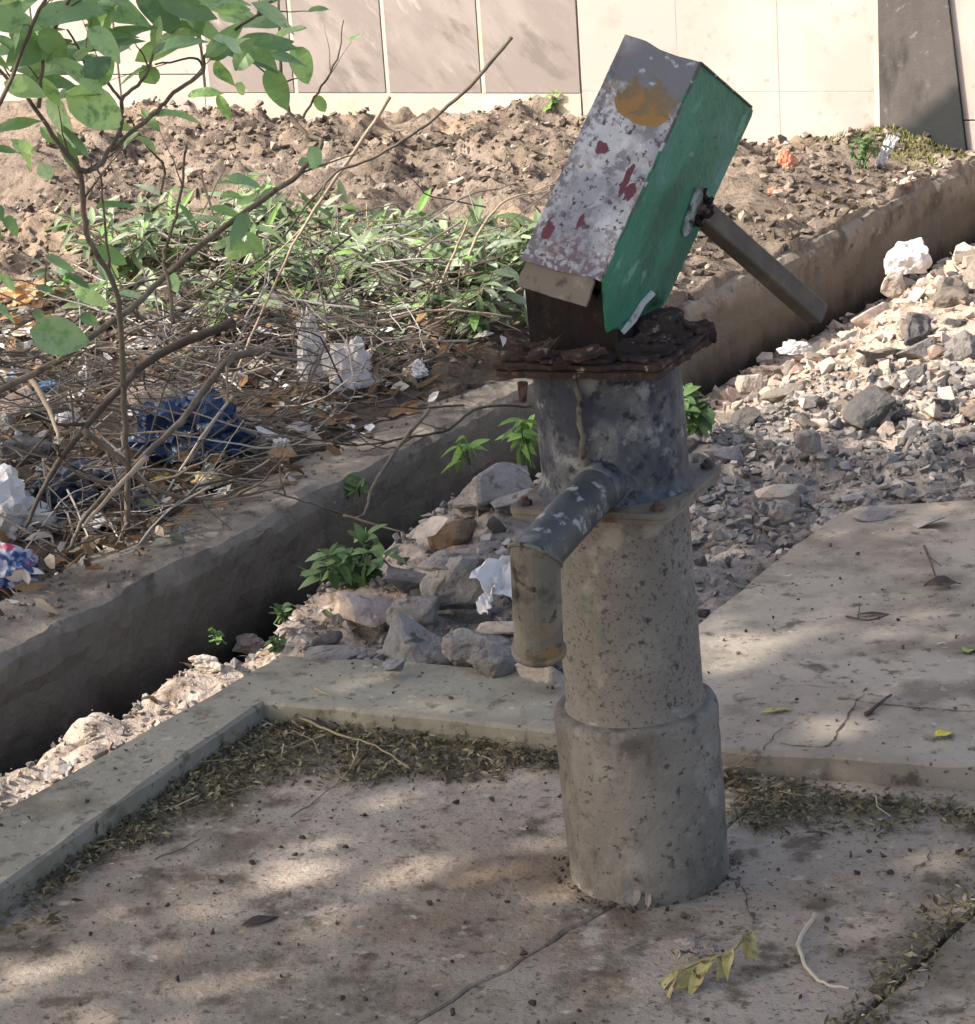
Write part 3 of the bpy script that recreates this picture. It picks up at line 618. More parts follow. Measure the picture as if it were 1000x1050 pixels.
# head: sheet metal box, open below
RH = Matrix(((.7697, -.4788, .4223), (-.5635, -.1988, .8018), (-.3, -.8551, -.4228))); TH = Vector((.0929, -.0717, .9712))
q = RH.to_quaternion().to_matrix(); HM = Matrix.Translation(TH) @ q.to_4x4()
U_, V_, W_ = .0968, .2545, .172
def local_part(name, pieces, m, parent, smooth=False, bev=.0):
    b = MB()
    for vs_, fs_ in pieces: b.add(vs_, fs_)
    o = b.build(name, m, smooth=smooth); o.parent = parent; o.matrix_basis = HM.copy(); return o
def sheet(outline, axis, off, th):
    """outline in two local coordinates, thickened along axis from off to off+th"""
    n = len(outline); V = []
    for o_ in (off, off+th):
        for a_, b_ in outline: V.append((a_, b_, o_) if axis == 'w' else (o_, b_, a_) if axis == 'u' else (a_, o_, b_))
    bm = bmesh.new(); f = bm.faces.new([bm.verts.new((a_, b_, 0)) for a_, b_ in outline]); bm.verts.index_update()
    tris = [tuple(v.index for v in t.verts) for t in bmesh.ops.triangulate(bm, faces=[f])['faces']]; bm.free()
    return V, tris+[tuple(n+i for i in t[::-1]) for t in tris]+[(i, (i+1) % n, n+(i+1) % n, n+i) for i in range(n)]
def wob(pts, amp, seed, step=.008):
    out = []
    for i in range(len(pts)-1):
        a_, b_ = pts[i], pts[i+1]; L = math.hypot(b_[0]-a_[0], b_[1]-a_[1]); n = max(1, int(L/step))
        for k in range(n):
            f = k/n; x = a_[0]+(b_[0]-a_[0])*f; y = a_[1]+(b_[1]-a_[1])*f; e = amp*fbm(x*70, y*70, seed); out.append((x+e, y+amp*fbm(x*70, y*70, seed+5)))
    out.append(pts[-1]); return out
fo = wob([(0, 0), (-.045, .0035), (-.070, -.001), (-U_, 0)], .0008, 1)+wob([(-U_, 0), (-U_-.001, .14), (-U_-.002, .266)], .0006, 2)[1:]+wob([(-U_-.002, .266), (-.055, .262), (-.012, .254), (0, .254)], .0012, 3)[1:]
fo = fo[:-1]+[(0.0, .254)]
front = local_part('front_cover', [sheet(fo[::-1], 'w', 0, .003)], M['front'], pump)
bot = wob([(.172, .236), (.1676, .243), (.160, .225), (.1557, .2223), (.1537, .2374), (.140, .230), (.1209, .2355), (.1109, .2533), (.108, .275), (.1009, .2909), (.085, .287), (.0691, .2981), (.0597, .2927), (.030, .270), (.0092, .2540), (.003, .253)], .0012, 4)
so_ = [(.0035, .001), (.05, -.0005), (.16, .0), (.169, .003), (W_, .009)]+bot
side = local_part('side_panel', [sheet(so_, 'u', -.003, .003)], M['green'], pump)
side['label'] = 'green painted side with torn lower edge'
te = [(.1209, .2345), (.131, .236), (.118, .2523), (.1155, .272), (.1009, .292), (.0945, .290), (.104, .27), (.1085, .2523)]
local_part('torn_edge', [sheet(te, 'u', .0008, .003)], M['tornwhite'], side).matrix_basis = Matrix.Identity(4)
so2 = [(.0035, .001), (.16, 0), (W_, .009), (W_, .232), (.15, .24), (.11, .23), (.06, .255), (.0035, .25)]
local_part('far_side_panel', [sheet(so2, 'u', -U_, .003)], M['green'], pump)
bk = [(-.0035, .010), (-U_+.0035, .010), (-U_+.0035, .228), (-.05, .238), (-.0035, .242)]
local_part('back_panel', [sheet(bk, 'w', W_-.006, .003)], M['rust'], pump)
tp = [(-.0035, .0035), (-U_+.0035, .0035), (-U_+.0035, .168), (-.0035, .168)]
local_part('top_panel', [sheet(tp, 'v', .002, .003)], M['green'], pump)
lp = wob([(-.0935, .262), (-.012, .2535), (-.0085, .256), (-.0056, .2843), (-.030, .2875), (-.0905, .2935), (-.0945, .28), (-.0935, .262)], .0006, 8)
local_part('lower_lip', [sheet(lp[:-1], 'w', .0045, .004)], M['lip'], pump)
mb = MB(); rr = random.Random(12)
tube(mb, [HM @ Vector((.0004+rr.gauss(0, .0004), v_*.01, -.0002+rr.gauss(0, .0004))) for v_ in range(0, 26)], .0019, .0015, 6); tube(mb, [HM @ Vector((.0006, .0005+.0003*rr.random(), w_*.01)) for w_ in range(0, 17)], .0016, .0013, 6)
mb.build('edge_seam', M['edge'], pump, smooth=True)
# bracket scar + handle
def H(u, v, w): return HM @ Vector((u, v, w))
mb = MB(); V, Fc = sheet(wob([(.115, .112), (.132, .108), (.146, .122), (.152, .140), (.148, .158), (.138, .166), (.128, .160), (.122, .140), (.118, .124), (.115, .112)], .002, 3, .004)[:-1], 'u', .0006, .0018)
local_part('paint_scar', [(V, Fc)], M['primer'], pump)
mb = MB(); c0 = H(.0, .125, .152); rr = random.Random(3)
for k in range(9): flake(mb, c0+Vector((rr.gauss(0, .006), rr.gauss(0, .006), rr.gauss(0, .01))), (HM.to_3x3() @ Vector((1, rr.gauss(0, .5), rr.gauss(0, .5)))), rr.uniform(.008, .015), .005, 40+k)
mb.build('pivot_bracket', M['rustdark'], pump)
mb = MB(); bolt(mb, H(.002, .128, .145), HM.to_3x3() @ Vector((1, 0, 0)), .007, .007); mb.build('axle_bolt', M['bolt'], pump)
h0 = H(-.03, .12, .14); h1 = Vector(atY(838, 322, h0.y+.12)); hd = (h1-h0).normalized()
side_v = hd.cross(Vector((0, 0, 1))).normalized(); upv = side_v.cross(hd)
mb = MB(); V = []
secs = [0, .1, .3, .5, .7, .85, .97, 1]
for f in secs:
    c = h0.lerp(h1, f); a_ = .0125+.0012*fbm(f*6, 2); b_ = .0125+.0012*fbm(f*5, 7)
    tw = .16
    e1 = side_v*cos(tw)+upv*sin(tw); e2 = upv*cos(tw)-side_v*sin(tw)
    V += [c+e1*a_*x+e2*b_*y for x, y in ((-.85, -1), (.85, -1), (1, -.85), (1, .85), (.85, 1), (-.85, 1), (-1, .85), (-1, -.85))]
nS = len(secs); mb.add(V, [(i*8+k, i*8+(k+1) % 8, i*8+8+(k+1) % 8, i*8+8+k) for i in range(nS-1) for k in range(8)]+[tuple(range(7, -1, -1)), tuple((nS-1)*8+k for k in range(8))])
mb.build('handle', M['handle'], pump)

# ------------------------------------------------------------------ leafy tree outside the frame that shades the pump
def lit(x, y):
    """where the gaps in the crown let the sun reach the ground (0 shaded .. 1 lit)"""
    s, t = ST(x, y); q = .26*x+.965*y
    if t > dwt(s)+.05:
        v = sm(1.84, 1.98, q+.05*nz(x*4, y*4, 2))
        if -1.06 < t < -.845 and -.8 < s < .70: v = max(v, 1)
        if -.15 < x < .85 and 1.2 < y < 1.72: v = max(v, .8*sm(.10, .26, nz(x*8, y*8, 14)))
        for cx, cy, a, b, r in DAP:
            dx, dy = x-cx, y-cy; c, n_ = cos(r), sin(r); e = ((dx*c+dy*n_)/a)**2+((-dx*n_+dy*c)/b)**2
            if e < 1: v = max(v, .95)
        return v
    v = (.95-.9*sm(.08, .22, nz(x*1.9, y*1.9, 33))*(1-sm(4.6, 5.0, s)))*sm(2.0, 2.45, q+.15*nz(x*3, y*3, 6))
    if .95 < q < 2.3: v = max(v, (sm(.20, .32, nz(x*7, y*7, 4))+sm(.22, .34, nz(x*11, y*11, 9)))*.95)
    return v
DAP = []
for px, py, a, b in [(325, 856, .06, .022), (425, 879, .075, .03), (300, 884, .06, .02), (515, 885, .08, .022), (556, 858, .07, .03), (545, 895, .05, .02), (215, 925, .07, .025), (130, 912, .07, .02), (50, 965, .07, .03), (250, 985, .06, .02), (80, 1025, .06, .025), (180, 1005, .05, .02), (285, 1000, .05, .02), (15, 995, .06, .03),
                     (745, 660, .08, .03), (800, 668, .09, .03), (850, 652, .06, .02), (770, 690, .08, .02), (935, 648, .05, .02), (990, 632, .05, .025), (950, 548, .09, .03), (870, 500, .08, .03), (690, 940, .03, .01)]:
    w_ = at(px, py, .02)
    if py > 910 and px < 400: a *= .7; b *= .75
    DAP.append((w_[0], w_[1], a*1.0+.012, b*1.0+.014, rad(24+R.uniform(-12, 12))))
kx, ky = TOSUN.x/TOSUN.z, TOSUN.y/TOSUN.z
tree = thing('shade_tree', 'tall leafy tree standing left of the pump outside the frame and shading it', 'tree', (-5.0, -2.6, 0))
mb = MB(); rt = random.Random(11); CR = []
tries = 0
while len(CR) < 24000 and tries < 120000:
    tries += 1; gx = rt.uniform(-2.3, 2.9); gy = rt.uniform(-2.6, 2.6)
    if rt.random() < lit(gx, gy): continue
    z = rt.uniform(2.35, 3.7); CR.append((gx+kx*z, gy+ky*z, z))
for p in CR:
    nr = TOSUN+Vector((rt.gauss(0, .45), rt.gauss(0, .45), rt.gauss(0, .45))); d = nr.orthogonal(); d = Quaternion(nr.normalized(), rt.uniform(0, 6.28)) @ d
    leaf(mb, Vector(p)-d.normalized()*.04, d, nr, rt.uniform(.08, .125), rt.uniform(.05, .075), .12, .1, 2)
mb.build('crown', M['crown'], tree)
mb = MB(); tube(mb, smooth_path([(-5, -2.6, -.1), (-4.95, -2.5, 1.2), (-4.7, -2.2, 2.2), (-4.4, -1.8, 2.9)], 4), .17, .09, 10); mb.build('trunk', M['bark'], tree, smooth=True)
for e in [(-3.2, -.2, 3.2), (-2.2, -1.5, 3.0), (-4.2, .2, 3.3), (-1.9, .1, 2.9), (-5.2, -.8, 3.3)]:
    mb = MB(); m_ = Vector((-4.6, -2.05, 2.5)).lerp(Vector(e), .5)+Vector((0, 0, .25)); tube(mb, smooth_path([(-4.62, -2.1, 2.45), m_, e], 5), .06, .012, 7); mb.build('limb', M['bark'], tree, smooth=True)

# ------------------------------------------------------------------ rubble
ROCKS = [rock_mesh('rubble_stone', k, R.choice([9, 11, 13]), (1, R.uniform(.65, .95), R.uniform(.4, .8)), 3, .09, .06) for k in range(12)]
for me in ROCKS: me.materials.append(M['stone'])
PROCKS = [m_.copy() for m_ in ROCKS]
for me in PROCKS: me.materials.clear(); me.materials.append(M['palestone'])
def stone(s, t, r, label, group, pal=False, rnd=R, sink=None, name='rubble_stone'):
    sink = rnd.uniform(-.1, .3) if sink is None else sink
    o = bpy.data.objects.new(name, rnd.choice(PROCKS if pal else ROCKS)); S.collection.objects.link(o)
    x, y, _ = P(s, t); o.location = (x, y, gz(s, t)+r*sink); o.scale = (r*rnd.uniform(.85, 1.25), r*rnd.uniform(.75, 1.1), r*rnd.uniform(.6, .95))
    o.rotation_euler = (rnd.gauss(0, .35), rnd.gauss(0, .35), rnd.uniform(0, 6.28)); return tag(o, label, 'stone', group)
def big(px, py, w, h, d, label, m='stone', seed=1, n=14, rz=0, tilt=(0, 0), amp=.05, Y=None, z=None, name='rubble_chunk', bev=.05):
    """one rock of w x d x h metres whose middle stands at a pixel's place"""
    if py > 455 and px < 600 and name == 'rubble_chunk': w, h, d = w*1.28, h*1.25, d*1.28; z = z+.012 if z else z
    c = Vector(atg(px, py+8))+Vector((0, 0, h*.35)) if py < 230 else Vector(atg(px, py+6))+Vector((0, 0, h*.12)) if 640 < py < 700 and px < 320 else Vector(at(px, py, z)) if z is not None else Vector(atY(px, py, Y))
    me = rock_mesh(name, seed, n, (1, 1, 1), 4, amp, bev, 2.0); xs = [v.co for v in me.vertices]
    ext = [max(abs(v[k]) for v in xs) for k in range(3)]
    for v in me.vertices: v.co = Vector((v.co.x/ext[0]*w/2, v.co.y/ext[1]*d/2, v.co.z/ext[2]*h/2))
    me.materials.append(M[m]); o = bpy.data.objects.new(name, me); S.collection.objects.link(o); o.location = c
    o.rotation_euler = (tilt[0], tilt[1], rz); return tag(o, label, 'stone')
big(500, 505, .135, .095, .11, 'big angular grey rubble chunk topping the heap just left of the flange plate', seed=31, n=9, rz=.4, tilt=(.3, .1), z=.075, amp=.05)
big(464, 600, .095, .085, .085, 'rounded pitted grey chunk in the middle of the heap beside the white cloth', seed=32, n=16, z=.055, amp=.09)
big(425, 590, .10, .05, .09, 'flat grey slab leaning under the green weed on the heap', seed=33, n=9, z=.045, tilt=(.35, .25), rz=.5)
big(377, 620, .075, .05, .07, 'squat pinkish brown stone below the green weed', 'pinkstone', seed=34, n=10, z=.03, rz=.3)
big(427, 627, .075, .042, .06, 'oblong rough grey stone beside the squat pinkish one', seed=35, n=14, z=.035)
big(432, 660, .095, .06, .085, 'smooth sloping grey wedge of rubble right behind the kerb', seed=36, n=8, z=.035, tilt=(.35, -.1), rz=.2, amp=.03)
big(490, 662, .085, .06, .07, 'crumbly grey chunk between the smooth wedge and the spout', seed=37, n=16, z=.04, amp=.10)
big(524, 640, .09, .035, .07, 'flat pale stone lying under the white cloth', 'palestone', seed=38, n=9, z=.06, tilt=(.15, .2), amp=.03)
big(505, 680, .06, .04, .05, 'small rough stone against the kerb below the crumbly chunk', seed=39, z=.035, amp=.08)
big(556, 688, .06, .035, .05, 'pale pointed stone under the spout outlet', 'palestone', seed=40, n=8, z=.05)
big(470, 578, .11, .03, .06, 'long dark flat stone above the rounded pitted chunk', seed=41, n=9, z=.085, rz=-.3)
big(441, 540, .055, .012, .045, 'thin pale flake of stone propped over the drain', 'palestone', seed=42, n=9, z=.085, tilt=(.2, -.35))
big(462, 545, .07, .05, .06, 'orange brown lump of broken brick under the big angular chunk', 'brick', seed=43, z=.05)
big(535, 520, .09, .05, .07, 'grey stone half hidden under the left corner of the flange plate', seed=44, n=10, z=.07)
big(560, 575, .09, .05, .07, 'grey stone in shade behind the spout arm', seed=45, n=10, z=.05)
big(405, 682, .045, .03, .035, 'small round stone sitting on the back of the kerb', seed=46, z=.04)
big(795, 503, .085, .032, .06, 'smooth pale flat stone in the shaded rubble behind the walkway', 'palestone', seed=50, n=9, z=.04, rz=.3, amp=.03)
big(801, 526, .05, .05, .045, 'round grey stone just in front of the smooth pale flat one', seed=51, n=16, z=.03, amp=.06)
big(826, 453, .06, .06, .05, 'upright grey stone near the sunlit edge of the rubble', seed=52, n=9, z=.04)
big(985, 357, .10, .08, .08, 'big dark grey stone at the right edge of the rubble', seed=53, n=11, z=.07)
big(945, 362, .12, .055, .08, 'long grey slab leaning on the big dark stone', seed=54, n=8, z=.06, rz=-.4, tilt=(0, -.3), amp=.03)
big(893, 322, .13, .085, .11, 'large pinkish block in the sun below the end of the handle', 'pinkstone', seed=55, n=8, z=.03, rz=.4, amp=.03)
big(875, 357, .15, .04, .06, 'long smooth pink slab lying in front of the large pinkish block', 'pinkstone', seed=56, n=10, z=.02, rz=.25, amp=.02)
big(912, 292, .08, .07, .07, 'tan stone standing behind the large pinkish block', 'palestone', seed=57, n=10, z=.03)
big(941, 325, .05, .04, .04, 'small red brick fragment among pale rubble', 'brick', seed=58, z=.07)
big(985, 300, .11, .09, .09, 'broad cream stone in the sun at the right edge', 'palestone', seed=59, n=13, z=.06)
big(985, 262, .12, .07, .09, 'cream stone at the right edge behind the white plastic bag', 'palestone', seed=60, n=11, z=.0)
big(770, 395, .07, .045, .06, 'cream stone at the foot of the sunlit slope beside the drain', 'palestone', seed=61, n=12, z=-.03)
big(735, 466, .10, .03, .06, 'lilac grey flat stone touching the right corner of the flange plate', seed=62, n=9, z=.04, amp=.03)
big(900, 528, .08, .02, .07, 'thin broken slab of concrete on the back edge of the walkway', 'stone', seed=63, n=9, z=.045, amp=.03)
big(955, 535, .06, .02, .05, 'thin grey flake lying on the walkway edge beside the broken slab', 'stone', seed=64, n=9, z=.045, amp=.03)
big(250, 205, .08, .05, .05, 'white stone alone on the brown soil mound behind the shrub', 'palestone', seed=65, z=.13)
big(345, 165, .07, .045, .05, 'cream stone on the soil mound left of the tall dry stick', 'palestone', seed=66, z=.20)
big(200, 172, .07, .03, .05, 'flat ochre stone on the soil mound behind thin stems', 'palestone', seed=67, z=.16)
big(470, 182, .06, .03, .05, 'flat cream stone low on the soil mound left of the pump head', 'palestone', seed=68, z=.13)
big(255, 657, .055, .032, .04, 'big sunlit cream lump on the bank between drain and kerb', 'palestone', seed=69, n=10, z=.01, amp=.16)
big(300, 645, .045, .028, .04, 'tan lump at the upper end of the sunlit bank', 'palestone', seed=70, n=10, z=.01, amp=.16)
big(205, 682, .055, .03, .04, 'cream lump halfway along the sunlit bank', 'palestone', seed=71, n=10, z=.0, amp=.17)
big(340, 672, .07, .02, .05, 'dark flat stone behind the kerb corner', 'stone', seed=72, z=.02, amp=.04)
rs = random.Random(21)
for k in range(60):
    s = rs.uniform(.50, 1.45); t = rs.uniform(-.93, -.30)
    if s < .55 and t > -.45: t -= .2
    stone(s, t, rs.uniform(.014, .036), 'small grey stone in the shaded heap between kerb, drain and pump', 'stones of the heap behind the kerb', rs.random() < .2, rs)
for k in range(115):
    s = rs.uniform(1.42, 2.1); t = rs.uniform(-.95, .35)
    if s < 1.62 and t > -.1: s += .25
    stone(s, t, rs.uniform(.017, .044)*(1 if rs.random() < .8 else 1.4), 'grey stone in the shaded rubble behind the walkway', 'shaded stones behind the walkway', rs.random() < .15, rs)
for k in range(120):
    s = rs.uniform(1.95, 4.3); t = rs.uniform(-.98, .1)
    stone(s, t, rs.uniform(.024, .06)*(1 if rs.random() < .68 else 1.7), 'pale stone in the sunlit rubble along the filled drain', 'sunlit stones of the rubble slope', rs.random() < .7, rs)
def scat(n, s0, s1, t0, t1, r0, r1, rnd, keep=lambda s, t: True, lift=.3):
    pts, sz = [], []
    while len(pts) < n:
        s = rnd.uniform(s0, s1); t = rnd.uniform(t0, t1)
        if not keep(s, t): continue
        r = r0*(r1/r0)**(rnd.random()**1.7); x, y, _ = P(s, t); pts.append((x, y, gz(s, t)+r*lift)); sz.append(r)
    return pts, sz
rg = random.Random(4)
mb = MB(); scatter_rocks(mb, *scat(1500, .44, 1.6, -1.0, -.24, .004, .02, rg), rg)
scatter_rocks(mb, *scat(4600, 1.3, 2.3, -1.05, .5, .005, .024, rg, lambda s, t: not (s < 1.6 and t > .0 and s < 1.47+.18*t)), rg)
scatter_rocks(mb, *scat(900, -.8, .75, -1.04, -.82, .002, .010, rg), rg); scatter_rocks(mb, *scat(45, -.6, .75, -1.0, -.85, .010, .020, rg), rg)
scatter_rocks(mb, *scat(170, 1.42, 2.3, -.95, .4, .014, .032, rg), rg)
scatter_rocks(mb, *scat(60, .5, 1.4, -.93, -.3, .012, .022, rg), rg)
scatter_rocks(mb, *scat(3000, 1.3, 2.3, -1.0, .5, .002, .006, rg, lambda s, t: not (s < 1.6 and t > -.25 and s < 1.47+.18*t)), rg)
scatter_rocks(mb, *scat(160, 1.28, 1.52, -.24, .35, .003, .010, rg, lift=.9), rg)
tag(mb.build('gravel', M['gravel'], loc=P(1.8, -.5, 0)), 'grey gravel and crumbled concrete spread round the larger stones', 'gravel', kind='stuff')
mb = MB(); scatter_rocks(mb, *scat(3600, 1.95, 4.5, -1.08, .6, .007, .036, rg), rg)
scatter_rocks(mb, *scat(3500, 1.95, 4.4, -1.05, .5, .0025, .008, rg), rg)
scatter_rocks(mb, *scat(420, -.8, .75, -1.03, -.83, .002, .010, rg), rg)
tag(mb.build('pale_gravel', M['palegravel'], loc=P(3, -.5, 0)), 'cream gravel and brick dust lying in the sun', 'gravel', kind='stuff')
mb = MB()
scatter_rocks(mb, *scat(13000, 1.7, 4.54, -4.2, -1.0, .005, .026, rg, lambda s, t: t < dwt(s)-.21+.17*sm(1.7, 2.2, s) and fbm(s*1.6, t*1.6, 31) > -.25), rg)
scatter_rocks(mb, *scat(700, .2, 1.8, -2.6, -1.42, .006, .025, rg), rg)
pts, sz = [], []
for k in range(700):
    s = rg.uniform(-.3, 2.2); t = -1.39+.15*rg.random()**1.8; r = .002*5**(rg.random()**2); x, y, _ = P(s, t); pts.append((x, y, dwz(s)+.002+r*.2)); sz.append(r)
scatter_rocks(mb, pts, sz, rg)
tag(mb.build('soil_clods', M['clod'], loc=P(3, -2.5, 0)), 'brown clods and pebbles covering the dug soil mound', 'soil clods', kind='stuff')

# ------------------------------------------------------------------ crumbs, leaf litter and grit on the concrete
mb = MB(); rc = random.Random(9); pts, sz = [], []
while len(pts) < 1350:
    s = rc.uniform(-1.0, .30); t = rc.uniform(-.70, .75)
    if fbm(s*2.6, t*2.6, 40) < rc.uniform(-.5, .35): continue
    r = .0012*(6.2)**(rc.random()**2.0); x, y, _ = P(s, t); pts.append((x, y, .001+r*.3)); sz.append(r)
while len(pts) < 1680:
    s = rc.uniform(.3, 1.4); t = rc.uniform(-.25, .9); r = .0014*(4)**(rc.random()**2.2); x, y, _ = P(s, t); pts.append((x, y, .036+r*.3)); sz.append(r)
while len(pts) < 1770:
    s = rc.uniform(-.9, .46); t = rc.uniform(-.84, -.3)
    if not (t < -.74 or s > .32): continue
    r = .0014*(4)**(rc.random()**2.2); x, y, _ = P(s, t); pts.append((x, y, .036+r*.3)); sz.append(r)
for k in range(260):
    a_ = rc.uniform(0, 6.28); q_ = .094+.02*rc.random()**2; r = .0015*3**rc.random(); pts.append((q_*cos(a_), .01+q_*sin(a_), r*.4)); sz.append(r)
scatter_rocks(mb, pts, sz, rc)
tag(mb.build('crumbs', M['crumb'], loc=(0, 0, 0)), 'dark crumbs of dirt strewn over the concrete', 'dirt crumbs', kind='stuff')
mb = MB(); rl = random.Random(14)
def bits(n, fn, zf=lambda s, t: 0, size=(.005, .016)):
    c = 0; k = 0
    while c < n and k < n*40:
        k += 1; s = rl.uniform(-1.2, .42); t = rl.uniform(-.75, 1.0)
        if rl.random() > fn(s, t): continue
        x, y, _ = P(s, t); a_ = rl.uniform(0, 6.28); el = rl.gauss(.1, .3); d = Vector((cos(a_)*cos(el), sin(a_)*cos(el), sin(el))); L = rl.uniform(*size)
        leaf(mb, (x, y, zf(s, t)+.002+rl.random()**2*.012), d, Vector((rl.gauss(0, .5), rl.gauss(0, .5), 1)), L, L*rl.uniform(.25, .7), rl.uniform(-.3, .5), .25, 2); c += 1
def dens(s, t):
    if t > .33 and s < .3: # joint
        return .65*math.exp(-((t-(.36+.04*(s+.2)))/.03)**2)*(.35+.65*sm(-.1, .2, fbm(s*6, 1, 50)+.15)) if s < .3 else 0
    if t < .36 and s > .30: return 0
    e1 = (t+.71)/(.055+.13*sm(-.25, .2, s)); e2 = (.295-s+.07*max(0, t))/(.10+.08*(1-sm(-.55, -.2, t)))
    if t > .02: e2 = (.31+.2*max(0, t)-s)/.15
    if t > -.3 and t < .02: e2 *= 1.6
    v = 0
    if e1 > -.3: v = max(v, 1-sm(.5, 1.15, e1+.6*fbm(s*9, t*9, 51)))
    if e2 > -.1: v = max(v, 1-sm(.5, 1.2, e2+.6*fbm(s*9, t*9, 52)))
    return v
bits(19000, dens); bits(160, lambda s, t: .5)
bits(420, lambda s, t: math.exp(-((s+.40)/.07)**2-((t+.62)/.04)**2), size=(.008, .02))
bits(120, lambda s, t: math.exp(-((s+.10)/.05)**2-((t-.30)/.04)**2))
bits(110, lambda s, t: math.exp(-((s+.09)/.02)**2-((t-.005)/.04)**2))
tag(mb.build('leaf_litter', M['litter'], loc=(0, 0, 0)), 'dark dry leaf litter gathered along the kerb and in the joint', 'leaf litter', kind='stuff')
mb = MB(); rl = random.Random(15)
for k in range(230):
    s = rl.uniform(-.6, .32); t = rl.uniform(-.72, .9)
    if rl.random() > dens(s, t)+.02: continue
    x, y, _ = P(s, t); a_ = rl.uniform(0, 6.28); L = rl.uniform(.02, .07); d = Vector((cos(a_), sin(a_), rl.gauss(0, .12))); p_ = Vector((x, y, .010+rl.random()*.008)); q_ = Vector((-d.y, d.x, 0))*rl.gauss(0, .1)*L
    tube(mb, [p_, p_+d*L*.5+q_, p_+d*L], .0011, .0006, 4)
tag(mb.build('straw_bits', M['straw'], loc=(0, 0, 0)), 'pale straw and stalk bits mixed into the leaf litter', 'straw', kind='stuff')

# ------------------------------------------------------------------ single fallen leaves and twigs on the concrete
def fallen(px, py, z, ln, wd, az, label, col, curl=.15, name='fallen_leaf', nr=(0, 0, 1), cat='leaf', wave=.05):
    mb = MB(); c = Vector(at(px, py, z+.004)); d = Vector((cos(az), sin(az), .08)); leaf(mb, c-d*ln/2, d, nr, ln, wd, curl, .22, 6, wave)
    o = mb.build(name, M[col], loc=c); md = o.modifiers.new('s', 'SOLIDIFY'); md.thickness = .0008; return tag(o, label, cat)
M['yleaf'] = mat('yellow_leaf', 'c2b23a', [(60, .5, .7, 'a89a3a')], rough=.6, trans=.15)
M['oleaf'] = mat('olive_leaf', '7c7a3f', [(60, .5, .7, '66602f')], rough=.6, trans=.15)
M['gleaf'] = mat('green_leaf', '7d9444', [(60, .5, .7, '8f9a4a')], rough=.6, trans=.15)
M['gryleaf'] = mat('grey_dry_leaf', '8a7f74', [(60, .5, .7, '6f655a')], trans=.1)
M['wleaf'] = mat('withered_leaf', '9a8f5c', [(50, .5, .66, '6f6442'), (90, .56, .68, '4a4230')], trans=.1)
fallen(968, 752, .036, .028, .024, .4, 'small bright yellow leaf lying on the walkway', 'yleaf')
fallen(995, 664, .036, .035, .03, 1.2, 'yellow green leaf at the right edge of the walkway', 'gleaf', .4)
fallen(140, 831, .0, .055, .016, .5, 'olive curled leaf lying against the inside of the left kerb', 'oleaf', .3)
fallen(797, 727, .036, .045, .018, .2, 'brown dry leaf flat on the walkway near the pipe', 'wleaf')
fallen(268, 942, .0, .05, .022, .5, 'dull reddish brown leaf flat on the platform', 'crumb')
fallen(838, 853, .003, .03, .008, -.2, 'dark leaf scrap right of the pump foot', 'crumb')
fallen(895, 628, .036, .05, .012, .1, 'dark narrow leaf on the walkway under the dead sprig', 'crumb')
mb = MB(); c = Vector(at(650, 930, .0)); leaf(mb, c, (-.05, .25, 1), (0, -1, .3), .042, .026, -.15, .3, 6, .06); leaf(mb, c+Vector((.016, -.006, 0)), (.1, .2, 1), (0, -1, .2), .028, .010, .2, .3, 5, .1)
tag(mb.build('curled_leaf', M['gryleaf'], loc=c), 'grey curled dry leaf standing against the foot of the pump', 'leaf')
cl = thing('withered_sprig', 'withered yellow sprig of drooping leaves lying in front of the pump', 'sprig', at(725, 985, 0))
rq = random.Random(8)
mb = MB(); tube(mb, smooth_path([at(685, 1002, .006), at(720, 985, .014), at(750, 976, .02), at(768, 952, .03)], 4), .0022, .0014, 6); mb.build('stem', M['wleaf'], cl)
for px, py, a_, ln, wd, h in [(708, 990, 3.75, .055, .02, .02), (728, 984, 4.0, .05, .022, .024), (700, 995, 3.6, .05, .016, .012), (718, 990, 3.9, .055, .018, .015), (735, 982, 3.7, .05, .02, .02), (752, 972, 4.2, .04, .02, .026), (768, 955, 4.6, .035, .022, .032), (764, 962, 5.2, .03, .018, .03), (745, 975, 4.4, .04, .015, .02)]:
    mb = MB(); d = Vector((cos(a_), sin(a_), -.25)); leaf(mb, at(px, py, h), d, (rq.gauss(0, .4), rq.gauss(0, .4), 1), ln, wd, .4, .35, 5, .08); o = mb.build('leaf', M['wleaf'], cl)
mb = MB()
for k in range(40): flake(mb, Vector(at(712+rq.uniform(-18, 22), 972+rq.uniform(-8, 10), .008+.012*rq.random())), (rq.gauss(0, .6), rq.gauss(0, .6), 1), rq.uniform(.004, .009), .0015, 70+k)
mb.build('shrivelled_pod', M['gryleaf'], cl)
def twig(pxs, z, r, label, m='straw', name='twig', Y=None, side=0, rnd=R, n=5, jit=.0015, tip=.4):
    pts = [Vector(at(x, y, z+.003)) if Y is None else Vector(atY(x, y, (Y if not isinstance(Y, (list, tuple)) else Y[0]+(Y[1]-Y[0])*i/(len(pxs)-1)))) for i, (x, y) in enumerate(pxs)]
    mb = MB(); sp_ = smooth_path(pts, n, jit, rnd); tube(mb, sp_, r, r*tip, 7)
    for k in range(side):
        i = rnd.randrange(2, len(sp_)-2); d = (sp_[i+1]-sp_[i-1]).normalized(); L = rnd.uniform(.05, .16); q_ = Vector((rnd.gauss(0, 1), rnd.gauss(0, .6), rnd.gauss(.3, .8))).normalized(); e = (d+q_*.8).normalized()
        tube(mb, smooth_path([sp_[i], sp_[i]+e*L*.5, sp_[i]+(e+q_*.3)*L], 4, .002, rnd), r*.5, r*.2, 5)
    return tag(mb.build(name, M[m], loc=pts[0], smooth=True), label, 'twig' if name == 'twig' else 'branch')
